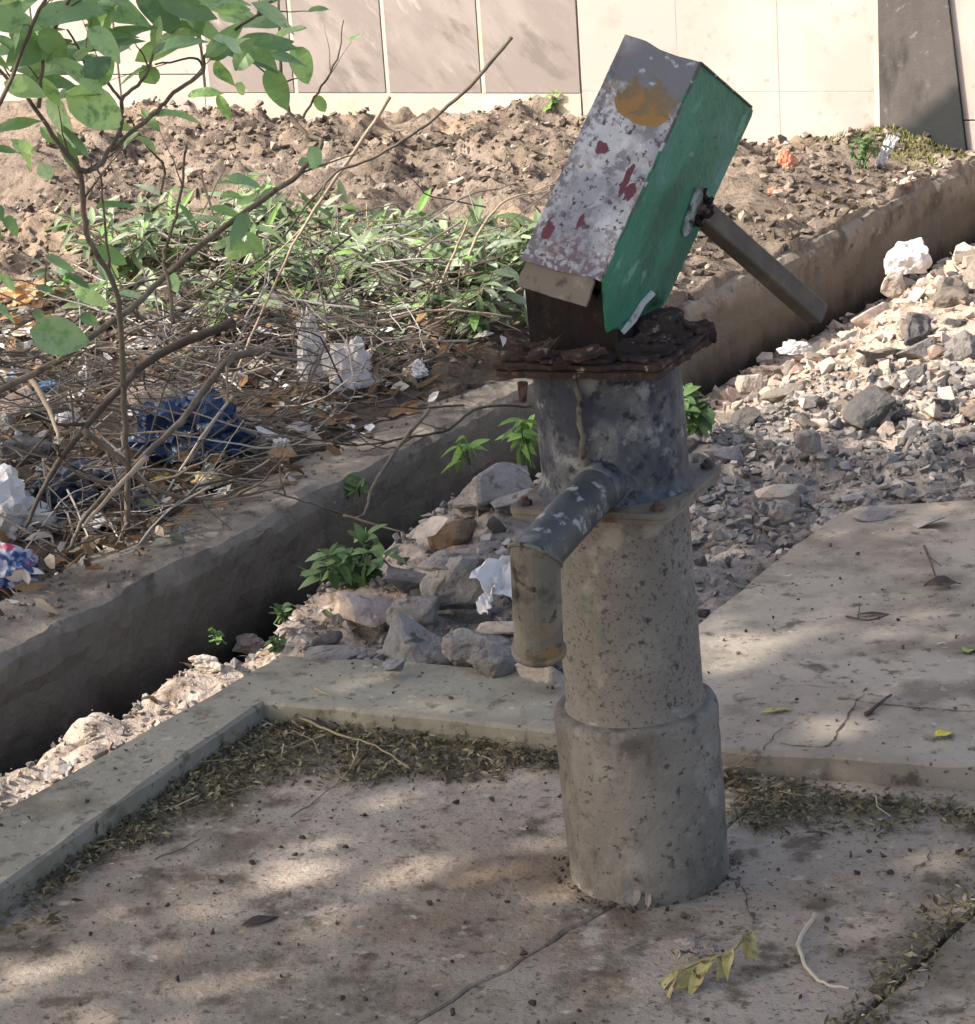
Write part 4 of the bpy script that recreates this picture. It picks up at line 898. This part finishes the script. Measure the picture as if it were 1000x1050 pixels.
twig([(836, 938), (820, 965), (826, 990), (845, 1008), (872, 1014)], .002, .0032, 'thin pale stalk bent into a hook on the platform right of the pump', 'stalk')
twig([(888, 733), (914, 712)], .036, .0035, 'short dark stick on the walkway', 'barkdark')
twig([(305, 735), (345, 752), (385, 765), (420, 788)], .012, .0022, 'long grey twig lying across the leaf litter in the kerb corner', 'straw')
twig([(368, 760), (362, 785), (345, 805)], .01, .0018, 'pale curved twig crossing the litter in the kerb corner')
twig([(298, 838), (322, 822), (350, 800)], .0, .0012, 'thin brown stalk on the platform below the kerb litter', 'twig')
twig([(322, 705), (342, 715)], .036, .002, 'short whitish stick on top of the kerb corner')
twig([(266, 745), (271, 730)], .004, .0032, 'pale stub standing in the inner kerb corner')
twig([(742, 790), (775, 770), (800, 742)], .02, .0015, 'straight pale stalk leaning over the walkway edge beside the pipe')
twig([(742, 787), (775, 787)], .012, .0022, 'short white stalk in the litter right of the pipe')
twig([(125, 985), (132, 1000)], .0, .0012, 'tiny brown twig on the platform at the lower left', 'twig')
twig([(160, 882), (205, 860)], .0, .0014, 'thin dark stalk on the platform below the olive leaf', 'twig')
sg = thing('dead_sprig', 'small dead sprig with curled brown leaf on the walkway', 'sprig', at(960, 600, .036))
mb = MB(); tube(mb, smooth_path([at(948, 560, .04), at(955, 578, .05), at(962, 598, .045)], 4), .0025, .0015, 6); tube(mb, smooth_path([at(952, 570, .045), at(965, 580, .06)], 3), .0015, .001, 5); mb.build('stem', M['barkdark'], sg)
mb = MB(); leaf(mb, at(948, 600, .044), (1, .1, .1), (0, -.4, 1), .06, .03, .2, .4, 5, .1); leaf(mb, at(975, 603, .05), (-.8, .3, .3), (0, 0, 1), .04, .02, .3, .4, 5, .1); mb.build('leaf', M['barkdark'], sg)
sg = thing('dead_sprig', 'low dead stem with tiny twigs lying in the middle of the walkway', 'sprig', at(895, 632, .036))
mb = MB(); tube(mb, smooth_path([at(868, 632, .038), at(890, 636, .044), at(912, 630, .04)], 4), .002, .001, 5); tube(mb, smooth_path([at(880, 634, .04), at(882, 620, .05)], 3), .0012, .0006, 5); mb.build('stem', M['barkdark'], sg)

# ------------------------------------------------------------------ shrub, dead branches, thicket, weeds
bush = thing('shrub', 'tall straggly shrub with broad green leaves at the upper left', 'shrub', at(110, 545, .05))
rb = random.Random(31); TIPS = []
def stem(pxs, Y, r, r1=None, m='bark', parent=bush, twigs=3):
    pts = [Vector(atY(x, y, Y[0]+(Y[1]-Y[0])*i/(len(pxs)-1))) for i, (x, y) in enumerate(pxs)]
    r *= .8; r1 = (r1 or r*.6)*.8
    mb = MB(); sp_ = smooth_path(pts, 5, .002, rb); tube(mb, sp_, r, r1, 8)
    for k in range(twigs):
        i = rb.randrange(1, len(sp_)-1); d = (sp_[min(i+2, len(sp_)-1)]-sp_[i-1]).normalized(); q_ = Vector((rb.gauss(0, 1), rb.gauss(0, .7), rb.gauss(.3, .8))).normalized(); L = rb.uniform(.05, .15)
        e = sp_[i]+(d+q_)*L*.6; tube(mb, smooth_path([sp_[i], sp_[i]+(d*.6+q_*.5)*L*.5, e], 3, .001, rb), r*.4, r*.18, 5); TIPS.append((e, (d+q_).normalized()))
    TIPS.append((sp_[-1], (sp_[-1]-sp_[-3]).normalized()))
    return mb.build('branch', M[m], parent, smooth=True)
stem([(90, 540), (60, 470), (0, 399), (59, 369), (115, 330), (152, 300), (172, 280)][2:], (1.25, 1.45), .0075, .007, twigs=2)
stem([(172, 280), (231, 231), (284, 195), (317, 168), (330, 145), (317, 139), (297, 115), (290, 82), (287, 33), (285, -40)], (1.45, 1.6), .007, .003, twigs=4)
stem([(312, 120), (326, 95), (345, 60), (352, 22)], (1.55, 1.6), .003, .0015, twigs=2)
stem([(130, 545), (132, 472), (129, 448), (125, 366), (119, 297), (92, 247), (86, 215), (82, 175)], (1.4, 1.2), .007, .0055, twigs=3)
stem([(82, 175), (59, 145), (33, 106), (3, 76), (-30, 40)], (1.2, 1.1), .0055, .003)
stem([(82, 175), (99, 172), (112, 155), (125, 129), (125, 102), (145, 84), (160, 50)], (1.2, 1.25), .006, .003)
stem([(125, 102), (110, 85), (92, 71), (70, 30)], (1.22, 1.15), .0035, .002)
stem([(112, 155), (155, 119), (178, 96), (208, 73), (211, 56), (238, 33), (270, 10), (300, -20)], (1.25, 1.4), .005, .0025, twigs=4)
stem([(208, 73), (200, 60), (160, 66)], (1.35, 1.3), .003, .002, twigs=1)
stem([(165, 198), (168, 172), (148, 145), (132, 119)], (1.5, 1.4), .003, .0025, twigs=1)
stem([(178, 330), (175, 297), (168, 264), (178, 231), (188, 182), (191, 148)], (1.4, 1.45), .0045, .0025, twigs=1)
stem([(112, 277), (105, 200), (100, 172)], (1.3, 1.25), .003, .002, twigs=1)
stem([(40, 110), (45, 60), (70, 0), (80, -30)], (1.15, 1.1), .0045, .003)
stem([(-20, 150), (20, 60), (40, 10), (70, -40)], (1.1, 1.0), .0045, .003)
mb = MB()
def bl(px, py, Y, L, w_, ang, face, curl=.2):
    """one leaf of the shrub: ang = direction in the vertical plane, face = tilt of its blade"""
    c = Vector(atY(px, py, Y)); d = Vector((cos(ang), rb.gauss(0, .35), sin(ang))); n_ = Vector((rb.gauss(0, .3), -cos(face), sin(face)))
    leaf(mb, c-d*L*.5, d, n_, L, w_, curl*rb.uniform(.6, 2.2), .22, 7, rb.uniform(.02, .07))
for q_ in [(100, 112, 1.2, .11, .09, -.6, .4), (62, 345, 1.2, .10, .085, -.3, .2), (68, 128, 1.2, .10, .06, -1.1, .8), (15, 126, 1.1, .09, .035, .3, 1.0), (182, 112, 1.3, .095, .04, .1, 1.1), (155, 80, 1.3, .05, .045, -1.2, .3), (228, 78, 1.35, .06, .045, -1.4, .3), (250, 56, 1.4, .13, .04, -.3, 1.1), (285, 92, 1.5, .08, .055, -1.2, .3), (312, 68, 1.55, .08, .06, -1.1, .4), (275, 48, 1.5, .07, .05, -.3, .5), (100, 42, 1.2, .15, .05, .25, 1.1), (130, 30, 1.2, .10, .05, .5, .9), (40, 45, 1.1, .12, .06, .5, .8), (205, 8, 1.3, .08, .05, .4, .8), (165, 10, 1.3, .10, .07, -.8, .5), (55, 45, 1.1, .06, .05, -.9, .4), (330, 108, 1.6, .045, .03, -1, .4), (85, 95, 1.2, .06, .03, .1, 1.2), (215, 30, 1.4, .09, .045, -.5, .8), (270, 20, 1.4, .09, .04, .2, .9), (10, 20, 1.05, .10, .06, -.2, .6), (120, 5, 1.2, .12, .07, -.2, .7), (70, 8, 1.1, .12, .06, .3, .8), (248, 92, 1.4, .03, .025, -1, .4), (105, 20, 1.15, .08, .05, .9, .6), (26, 90, 1.1, .07, .05, -.3, .8), (240, 8, 1.35, .07, .04, 0, .8), (185, 35, 1.3, .08, .04, .2, .9), (5, 150, 1.1, .06, .03, .2, 1), (245, 255, 1.6, .06, .045, .3, .4), (115, 262, 1.4, .06, .04, -.5, .5)]: bl(*q_)
for k in range(85):
    px = rb.uniform(-60, 300); py = rb.uniform(-60, 60)+ (20 if px < 120 else 0); bl(px, py, rb.uniform(1.0, 1.5), rb.uniform(.05, .11), rb.uniform(.028, .055), rb.uniform(-.9, .9), rb.uniform(.3, 1.2))
for e, d in TIPS:
    for k in range(rb.choice([0, 1, 1])):
        if e.z < .45: continue
        d2 = (d+Vector((rb.gauss(0, .6), rb.gauss(0, .5), rb.gauss(-.2, .5)))).normalized(); leaf(mb, e, d2, Vector((rb.gauss(0, .4), -.5, 1)), rb.uniform(.035, .08), rb.uniform(.02, .04), .25, .18, 5, .03)
for k in range(34):
    px = rb.uniform(-20, 330); py = rb.uniform(90, 330); bl(px, py, rb.uniform(1.25, 1.8), rb.uniform(.03, .075), rb.uniform(.018, .04), rb.uniform(-1.3, .7), rb.uniform(.2, 1.1), .35)
tube(mb, smooth_path([atY(59, 369, 1.27), atY(66, 362, 1.22), atY(84, 352, 1.2)], 3), .0018, .0014, 5)
mb.build('foliage', M['leaf'], bush)

DB = [([(524, 38), (495, 74), (460, 109), (422, 138), (380, 163), (342, 179), (300, 230), (274, 261), (215, 294)], (2.0, 1.7), .0042, 'bark', 'long thin grey stick rising to the right above the soil mound', 1),
      ([(400, 100), (370, 145), (338, 192), (300, 253), (264, 330), (235, 400)], (2.2, 1.8), .0045, 'barkpale', 'thin pale dry stick leaning beside the longer one', 2),
      ([(265, 360), (231, 372), (185, 432), (139, 475), (89, 528), (70, 565)], (1.75, 1.3), .008, 'bark', 'thick grey dead branch slanting down onto the drain wall', 3),
      ([(240, 330), (172, 359), (139, 382), (99, 425), (66, 465), (46, 498), (26, 541)], (1.7, 1.25), .009, 'barkdark', 'thick dark dead branch slanting towards the white bag at the left edge', 3),
      ([(86, 442), (125, 472), (148, 495), (185, 510), (231, 511), (290, 500)], (1.35, 1.45), .006, 'bark', 'curved bare branch lying above the drain wall', 3),
      ([(545, 416), (492, 418), (460, 440), (424, 448), (376, 456), (330, 452), (280, 440)], (2.0, 1.75), .0035, 'barkdark', 'long dark bare twig reaching right towards the pump flange', 5),
      ([(440, 420), (408, 460), (384, 496), (372, 528), (352, 528), (320, 516), (280, 505)], (1.75, 1.45), .004, 'bark', 'forked grey twig hanging over the drain', 2),
      ([(352, 528), (385, 538), (416, 546)], (1.45, 1.4), .003, 'bark', 'short grey twig resting on the pale stone flake over the drain', 0),
      ([(205, 175), (215, 210), (232, 250), (238, 280)], (1.7, 1.7), .003, 'barkpale', 'short pale stalk standing among the shrub stems', 0),
      ([(30, 385), (50, 420), (62, 455)], (1.5, 1.3), .006, 'barkpale', 'stout pale stick standing in the litter at the left', 0),
      ([(150, 470), (120, 500), (85, 540)], (1.35, 1.2), .006, 'barkpale', 'sunlit pale stick on the litter beside the thick grey branch', 0),
      ([(300, 320), (380, 330), (450, 318), (525, 325)], (2.3, 2.4), .005, 'barkpale', 'long pale stick lying across the top of the thicket', 2),
      ([(475, 285), (490, 240), (520, 205), (555, 198)], (2.5, 2.6), .004, 'barkpale', 'slim dry stem curving up behind the tilted pump head', 1),
      ([(448, 300), (470, 250), (480, 225)], (2.45, 2.5), .004, 'barkpale', 'short forked dry stem standing in the thicket', 1)]
rd_ = random.Random(77)
for pxs, Y, r, m_, lab, sd_ in DB: twig(pxs, 0, r, lab, m_, 'dead_branch', Y, sd_, rd_)
# tangle of brushwood behind the drain wall
mb = MB(); rw = random.Random(3)
for k in range(1000):
    s = rw.uniform(.75, 2.35) if k > 60 else rw.uniform(.2, .9); t = rw.uniform(-2.3, -1.36)
    if rw.random() < .35: t = rw.uniform(-1.75, -1.33)
    x, y, _ = P(s, t); z = gz(s, t)+.01+rw.random()**1.5*(.20*sm(.7, 1.3, s)+.05)
    a_ = rw.uniform(0, 6.28); el = rw.gauss(.05, .4); L = rw.uniform(.08, .36); d = Vector((cos(a_)*cos(el), sin(a_)*cos(el), sin(el))); b = Vector((rw.gauss(0, .14), rw.gauss(0, .14), rw.gauss(0, .10)))*L
    p_ = Vector((x, y, max(z, .05))); r = rw.uniform(.0009, .003); tube(mb, smooth_path([p_-d*L*.5, p_+b*.7, p_+d*L*.3+b*.3, p_+d*L*.55], 3, .003, rw), r, r*.4, 5)
tag(mb.build('brushwood', M['twig'], loc=P(1.5, -1.7, 0)), 'tangle of thin dead twigs heaped behind the drain wall', 'brushwood', kind='stuff')
mb = MB()
for k in range(2600):
    s = rw.uniform(.1, 2.3); t = rw.uniform(-2.7, -1.27)
    x, y, _ = P(s, t); a_ = rw.uniform(0, 6.28); L = rw.uniform(.015, .06); zz = gz(s, t) if t < DW_B else max(gz(s, t), DW_Z)
    if t > DW_B and rw.random() < .35: continue
    if t > DW_B: t -= .04*rw.random(); x, y, _ = P(s, t)
    leaf(mb, (x, y, zz+.004+.03*rw.random()**2), (cos(a_), sin(a_), rw.gauss(.1, .35)), (rw.gauss(0, .6), rw.gauss(0, .6), 1), L, L*rw.uniform(.35, .8), rw.uniform(-.3, .5), .25, 3, .06)
for k in range(90):
    s = rw.uniform(-.6, .7); t = rw.uniform(-1.0, -.84); x, y, _ = P(s, t); a_ = rw.uniform(0, 6.28); L = rw.uniform(.012, .035)
    leaf(mb, (x, y, gz(s, t)+.004), (cos(a_), sin(a_), rw.gauss(.1, .3)), (rw.gauss(0, .5), rw.gauss(0, .5), 1), L, L*rw.uniform(.3, .7), rw.uniform(-.3, .5), .25, 3, .06)
tag(mb.build('dry_leaves', M['dryleaf'], loc=P(1.2, -1.8, 0)), 'brown and bleached dry leaves under the brushwood', 'dry leaves', kind='stuff')

def plant(name, label, base, n_st, h, spread, nl, L, m, seed, cat='plant', lance=.4, lean=(0, 0), droop=.3, stemr=.0018):
    r = random.Random(seed); root = thing(name, label, cat, base); fm = MB(); smb = MB(); b = Vector(base)
    for k in range(n_st):
        a_ = r.uniform(0, 6.28); e = b+Vector((cos(a_)*spread*r.uniform(.3, 1)+lean[0], sin(a_)*spread*r.uniform(.3, 1)+lean[1], h*r.uniform(.6, 1.05)))
        sp_ = smooth_path([b+Vector((r.gauss(0, .008), r.gauss(0, .008), 0)), b.lerp(e, .5)+Vector((0, 0, h*.15)), e], 4, .001, r); tube(smb, sp_, stemr, stemr*.5, 5)
        for j in range(nl):
            i = r.randrange(2, len(sp_)); d = Vector((r.gauss(0, 1), r.gauss(0, 1), r.gauss(.1, .5))).normalized(); l = L*r.uniform(.55, 1.15)
            leaf(fm, sp_[i], d, Vector((r.gauss(0, .35), -.35+r.gauss(0, .3), 1)), l, l*lance*r.uniform(.8, 1.2), droop*r.uniform(.3, 1.4), .2, 5, .02)
    smb.build('stems', M['barkpale'] if m == 'leafgrey' else M['weed'], root); fm.build('foliage', M[m], root); return root
gp = at
for px, py, z, h, sp_, n, lab, sd_ in [(330, 320, .07, .22, .26, 12, 'low grey green shrub with lance leaves behind the white plastic strip', 1), (420, 318, .07, .20, .26, 12, 'low grey green shrub with lance leaves in the middle of the thicket', 2), (500, 312, .07, .18, .22, 10, 'low grey green shrub with lance leaves just left of the pump head', 3), (230, 295, .08, .24, .28, 13, 'low dull green shrub behind the stems of the tall shrub', 4), (150, 305, .08, .24, .26, 11, 'low dull green shrub at the left beneath the tall shrub', 5)]:
    plant('thicket_shrub', lab, atg(px, py, z), int(n*2.2), h, sp_, 13, .08, 'leafgrey', sd_, 'shrub', .30, droop=.25, stemr=.0025)
for px, py, h, sp_, n, lab, sd_ in [(110, 335, .16, .2, 9, 'sprawling shrub low among the litter below the dull green ones', 51), (215, 345, .15, .2, 9, 'sprawling shrub in the brushwood above the shiny blue bag', 52), (395, 350, .15, .2, 10, 'sprawling shrub in the brushwood right of the white plastic strip', 53), (485, 345, .15, .18, 10, 'sprawling shrub in the brushwood close to the rusty flange', 54), (275, 275, .2, .24, 12, 'leafy shrub at the back of the thicket under the pale sticks', 55), (380, 285, .16, .24, 12, 'leafy shrub at the back of the thicket in front of the orange soil', 56), (520, 280, .14, .14, 8, 'leafy shrub at the right end of the thicket behind the pump', 57)]:
    plant('thicket_shrub', lab, atg(px, py), int(n*1.2), h, sp_, 9, .07, 'leafgrey', sd_, 'shrub', .42, droop=.35, stemr=.0022)
plant('weed', 'bushy green weed growing at the drain edge of the rubble heap', gp(372, 612, .015), 9, .10, .07, 8, .045, 'weed', 11, lance=.55, lean=(0, -.01))
plant('weed', 'pale leafed weed hanging into the dark drain left of the bushy weed', gp(330, 600, .0), 4, .05, .05, 4, .05, 'weed', 12, lance=.6)
plant('weed', 'bright green sprig hanging on the drain wall between the brushwood and the pump', gp(480, 478, .0), 3, .055, .025, 5, .045, 'weedbright', 13, lance=.5, droop=.8)
plant('weed', 'bright green weed close to the left side of the blue tank', gp(540, 480, .0), 5, .10, .035, 6, .05, 'weedbright', 14, lance=.5, droop=.8)
plant('weed', 'dark green weed close to the right side of the blue tank', gp(712, 452, .0), 8, .10, .045, 8, .05, 'weed', 15, lance=.6, droop=.5)
plant('weed', 'tiny dark weed on the drain wall above the bushy weed', gp(362, 512, .0), 3, .04, .03, 5, .03, 'weed', 16, lance=.5)
plant('weed', 'small round tuft of weed at the top of the sunlit bank', gp(292, 640, .0), 6, .03, .015, 7, .018, 'weed', 17, lance=.7)
plant('weed', 'small weed on the sunlit bank behind the kerb', gp(282, 668, .0), 5, .02, .016, 6, .016, 'weed', 18, lance=.7)
plant('weed', 'tiny sprout on the drain edge of the sunlit bank', gp(228, 660, .0), 4, .02, .03, 4, .016, 'weedbright', 19, lance=.7)
plant('weed', 'fresh green shoot low in the thicket left of the white strip', gp(318, 318, .14), 3, .06, .06, 5, .09, 'weedbright', 20, lance=.35)
plant('weed', 'mossy weed clump at the foot of the tiled wall beside the pillar', atg(885, 172), 9, .09, .07, 9, .03, 'weed', 21, lance=.5)
plant('weed', 'small yellow flowered weed against the cream skirting', atg(565, 116), 4, .07, .04, 5, .03, 'weedbright', 22, lance=.7)

# ------------------------------------------------------------------ rubbish
def plastic(name, c, a=1., rough=.35, layers=()): M[name] = mat(name, c, layers, rough=rough, spec=.5, trans=.25, bump=[(60, .004)])
plastic('white_plastic', 'd4d0cc'); plastic('blue_plastic', '243a5c', rough=.2, layers=[(14, .5, .6, '1c2c4a'), (20, .60, .66, 'b5bec8')]); plastic('navy_plastic', '2c3848', rough=.3, layers=[(14, .5, .6, '1b222e')])  # pale flecks in the blue bag are glints put into the colour
plastic('sky_plastic', '6f9cc4'); plastic('orange_plastic', 'c98a6a'); plastic('lime_plastic', '66b83c'); plastic('ochre_paper', 'b08a5c', layers=[(20, .5, .6, '8a6a42')]); plastic('wrapper', 'a9aab8', layers=[(16, .50, .54, '2f4676'), (20, .56, .6, 'a8485c')])
plastic('yellow_foam', 'c2b083', rough=.8); plastic('cloth_white', 'cfc9c3', rough=.8); plastic('yellow_plastic', 'b8a545')
def crumple(name, label, c, w, d, h, m, seed, cat='bag', rz=0, sharp=1., ragged=0):
    """a crumpled bag or wrapper: creased closed skin"""
    bm = bmesh.new(); bmesh.ops.create_icosphere(bm, subdivisions=4, radius=1)
    for v in bm.verts:
        p_ = v.co.copy(); n1 = noise.fractal(p_*1.3+Vector((seed*5.1, 0, 0)), 1, 2, 3); rg_ = abs(noise.noise(p_*2.6+Vector((0, seed*3.3, 0))))+.6*abs(noise.noise(p_*5.2+Vector((0, 0, seed*2.2))))
        k = 1+.38*n1-.42*sharp*(.5-rg_); v.co = Vector((p_.x*k*w/2, p_.y*k*d/2, max(-.35, p_.z*k)*h/2))
    me = bpy.data.meshes.new(name); bm.to_mesh(me); bm.free(); me.materials.append(M[m]); o = bpy.data.objects.new(name, me); S.collection.objects.link(o)
    o.location = tuple(map(float, c)); o.rotation_euler = (0, 0, rz); return tag(o, label, cat)
def drape(name, label, pts, m, cat, seed, amp=.02, nu=14, nv=14):
    """a creased sheet hanging between four corners (a b / c d)"""
    a_, b_, c_, d_ = [Vector(p_) for p_ in pts]; nr = (b_-a_).cross(c_-a_).normalized(); mb = MB(); V = []
    for i in range(nv+1):
        for j in range(nu+1):
            u, v = j/nu, i/nv; p_ = a_.lerp(b_, u).lerp(c_.lerp(d_, u), v); e = .3+1.1*nz(u*1.7+seed, v*1.9, seed)+.5*abs(nz(u*4+seed, v*6, 3))+.3*nz(u*9, v*8, seed); q_ = .5*amp*Vector((fbm(u*4, v*4, seed), 0, fbm(u*4, v*4, seed+4))) if i in (0, nv) or j in (0, nu) else Vector()
            V.append(p_+nr*amp*(e-.3)*2+q_*1.6)
    mb.add(V, [(i*(nu+1)+j, i*(nu+1)+j+1, (i+1)*(nu+1)+j+1, (i+1)*(nu+1)+j) for i in range(nv) for j in range(nu)])
    o = mb.build(name, M[m], loc=V[0]); md = o.modifiers.new('s', 'SOLIDIFY'); md.thickness = .001; return tag(o, label, cat)
crumple('plastic_bag', 'shiny blue plastic bag caught under the brushwood', at(196, 458, .06)+np.array([0, -.05, .03]), .22, .14, .17, 'blue_plastic', 1)
crumple('plastic_bag', 'dark navy plastic bag behind the thick dead branches', at(75, 510, .055), .17, .13, .12, 'navy_plastic', 2)
crumple('plastic_bag', 'flat navy plastic scrap beside the drain wall under sticks', at(130, 520, .045), .12, .09, .06, 'navy_plastic', 3)
crumple('plastic_bag', 'crumpled white plastic bag at the left edge on the drain wall', at(5, 535, .05), .15, .14, .17, 'white_plastic', 4)
crumple('wrapper', 'clear wrapper printed red and blue at the left edge', at(5, 588, .05), .11, .09, .09, 'wrapper', 5, 'wrapper')
crumple('wrapper', 'small sky blue wrapper in the litter at the left', atg(50, 397, .07), .07, .05, .03, 'sky_plastic', 6, 'wrapper')
crumple('wrapper', 'tiny sky blue scrap at the left edge of the litter', atg(18, 385, .08), .05, .03, .02, 'sky_plastic', 7, 'wrapper')
crumple('wrapper', 'bright lime green wrapper behind the shrub at the left', atg(68, 290, .10), .045, .03, .10, 'lime_plastic', 8, 'wrapper')
crumple('paper_bag', 'crumpled ochre paper bag at the left edge behind the shrub', atg(30, 308, .09), .20, .12, .10, 'ochre_paper', 9)
crumple('plastic_strip', 'torn white plastic strip standing upright in the brushwood', at(322, 405, .06)+np.array([0, 0, .075]), .055, .05, .21, 'white_plastic', 23, 'plastic strip', .3)
crumple('plastic_strip', 'grey plastic rag draped over twigs right of the white strip', at(362, 412, .06)+np.array([0, 0, .06]), .09, .06, .16, 'cloth_white', 24, 'plastic rag', .3)
drape('white_cloth', 'white cloth rag lying over the rubble left of the spout', [at(545, 543, .12), at(556, 556, .125), at(482, 596, .10), at(528, 614, .075)], 'cloth_white', 'cloth', 8, .016)
drape('white_cloth', 'narrow twisted tail of white cloth beside the pitted chunk', [at(500, 590, .098), at(511, 592, .098), at(490, 628, .06), at(502, 632, .06)], 'cloth_white', 'cloth', 9, .010, 6, 12)
crumple('plastic_bag', 'round white plastic bag on the sunlit rubble beside the drain', at(930, 270, .0), .115, .10, .12, 'white_plastic', 10, sharp=.6)
drape('wrapper', 'white scrap standing on the moss beside the dark pillar', [atg(900, 168)+np.array([.03, 0, .085]), atg(900, 168)+np.array([.065, 0, .07]), atg(897, 170), atg(906, 170)], 'white_plastic', 'wrapper', 12, .008)
crumple('plastic_bag', 'orange plastic scrap at the foot of the pale tiles', atg(806, 170, .08), .06, .04, .09, 'orange_plastic', 13)
crumple('wrapper', 'small orange wrapper among clods right of the pump head', atg(795, 197, .07), .05, .04, .03, 'orange_plastic', 14, 'wrapper')
crumple('paper_scrap', 'bright white paper scrap beside the long pink slab', at(815, 358, .0), .07, .05, .04, 'white_plastic', 15, 'paper')
crumple('paper_scrap', 'white paper scrap on the crest of the soil mound', atg(455, 97, .26), .06, .05, .045, 'white_plastic', 16, 'paper')
crumple('paper_scrap', 'small white paper scrap right of the one on the crest', atg(480, 106, .24), .045, .04, .03, 'white_plastic', 17, 'paper')
crumple('wrapper', 'tiny yellow wrapper beneath the shiny blue bag', at(165, 490, .05), .04, .03, .015, 'yellow_plastic', 18, 'wrapper')
big(6, 440, .085, .07, .075, 'round grey stone at the left edge in the litter', seed=80, n=18, z=.10)
big(30, 468, .10, .07, .07, 'flat sided grey stone beside the round one in the litter', seed=81, n=10, z=.08)
big(20, 410, .12, .07, .07, 'pale grey slab of stone behind the round one at the left edge', 'palestone', seed=82, n=9, z=.10, amp=.03)
big(160, 405, .16, .08, .08, 'broad pale stone lying in the litter behind the thick dead branches', 'palestone', seed=83, n=12, z=.09)
crumple('clay_lump', 'orange clay lump on the drain wall below the sticks', at(97, 556, .045), .05, .035, .025, 'brick', 19, 'lump', sharp=.3)

for k, (px, py, lab) in enumerate([(70, 440, 'pale paper scrap beside the broad pale stone in the litter'), (120, 500, 'white plastic scrap over the flat navy scrap'), (245, 395, 'small white scrap in the brushwood right of the shiny blue bag'), (290, 470, 'white scrap lying on the edge of the drain wall under twigs'), (40, 350, 'white scrap just below the ochre paper bag'), (150, 360, 'pale torn paper in the litter under the thicket'), (270, 350, 'pale crumpled paper left of the white plastic strip'), (430, 390, 'white scrap in the brushwood left of the pump flange'), (100, 545, 'narrow pale scrap beside the orange clay lump'), (215, 505, 'yellowish strip of foam on the edge of the drain wall')]):
    crumple('paper_scrap', lab, atg(px, py, .06)+np.array([0, 0, .02]), .05+.02*(k % 3), .035, .03+.012*(k % 2), 'yellow_foam' if k == 9 else 'white_plastic', 50+k, 'scrap', rz=k*.7)

mb = MB(); rm = random.Random(5)
for k in range(2600):
    s_ = WALL_S-.02-.30*rm.random()**2.2; t_ = rm.uniform(-1.52, -1.06); 
    if t_ > dwt(s_)-.03: continue
    x, y, _ = P(s_, t_); d = Vector((rm.gauss(0, .5), rm.gauss(0, .5), 1)); leaf(mb, (x, y, gz(s_, t_)-.002), d, (rm.gauss(0, 1), -1, .3), rm.uniform(.008, .022), .007, .3, .2, 2)
tag(mb.build('moss', M['litter_moss'], loc=P(WALL_S-.15, -1.3, 0)), 'olive moss and short grass at the foot of the dark pillar', 'moss', kind='stuff')

def crack(pxs, z, w_, parent):
    mb = MB(); sp_ = smooth_path([Vector(at(x, y, z)) for x, y in pxs], 8); V = []
    for i, p_ in enumerate(sp_):
        d = (sp_[min(i+1, len(sp_)-1)]-sp_[max(i-1, 0)]).normalized(); q_ = Vector((-d.y, d.x, 0)); e = .006*fbm(p_.x*40, p_.y*40, 3); ww = w_*.75*max(.12, .6+1.2*nz(p_.x*60, p_.y*60, 8))
        V += [p_+q_*(e+ww)+Vector((0, 0, .0012)), p_+q_*(e-ww)+Vector((0, 0, .0012))]
    mb.add(V, [(2*i, 2*i+2, 2*i+3, 2*i+1) for i in range(len(sp_)-1)]); o = mb.build('crack', M['humus'], parent); return o
wk = bpy.data.objects['walkway']; pf = bpy.data.objects['pump_platform']
crack([(800, 762), (845, 766), (862, 748), (880, 718), (890, 706)], .035, .0022, wk); crack([(860, 717), (900, 722), (950, 727), (1010, 730)], .035, .002, wk)
crack([(782, 770), (800, 748), (818, 738)], .035, .0016, wk); crack([(765, 708), (800, 704), (870, 706)], .035, .001, wk)
crack([(757, 900), (768, 925), (772, 950)], 0, .0012, pf); crack([(935, 905), (950, 880), (955, 870)], 0, .0012, pf)
crack([(45, 640), (60, 625), (85, 615)], DW_Z+.004, .002, bpy.data.objects['drain_wall']); crack([(180, 590), (188, 572), (186, 560)], DW_Z+.004, .002, bpy.data.objects['drain_wall'])
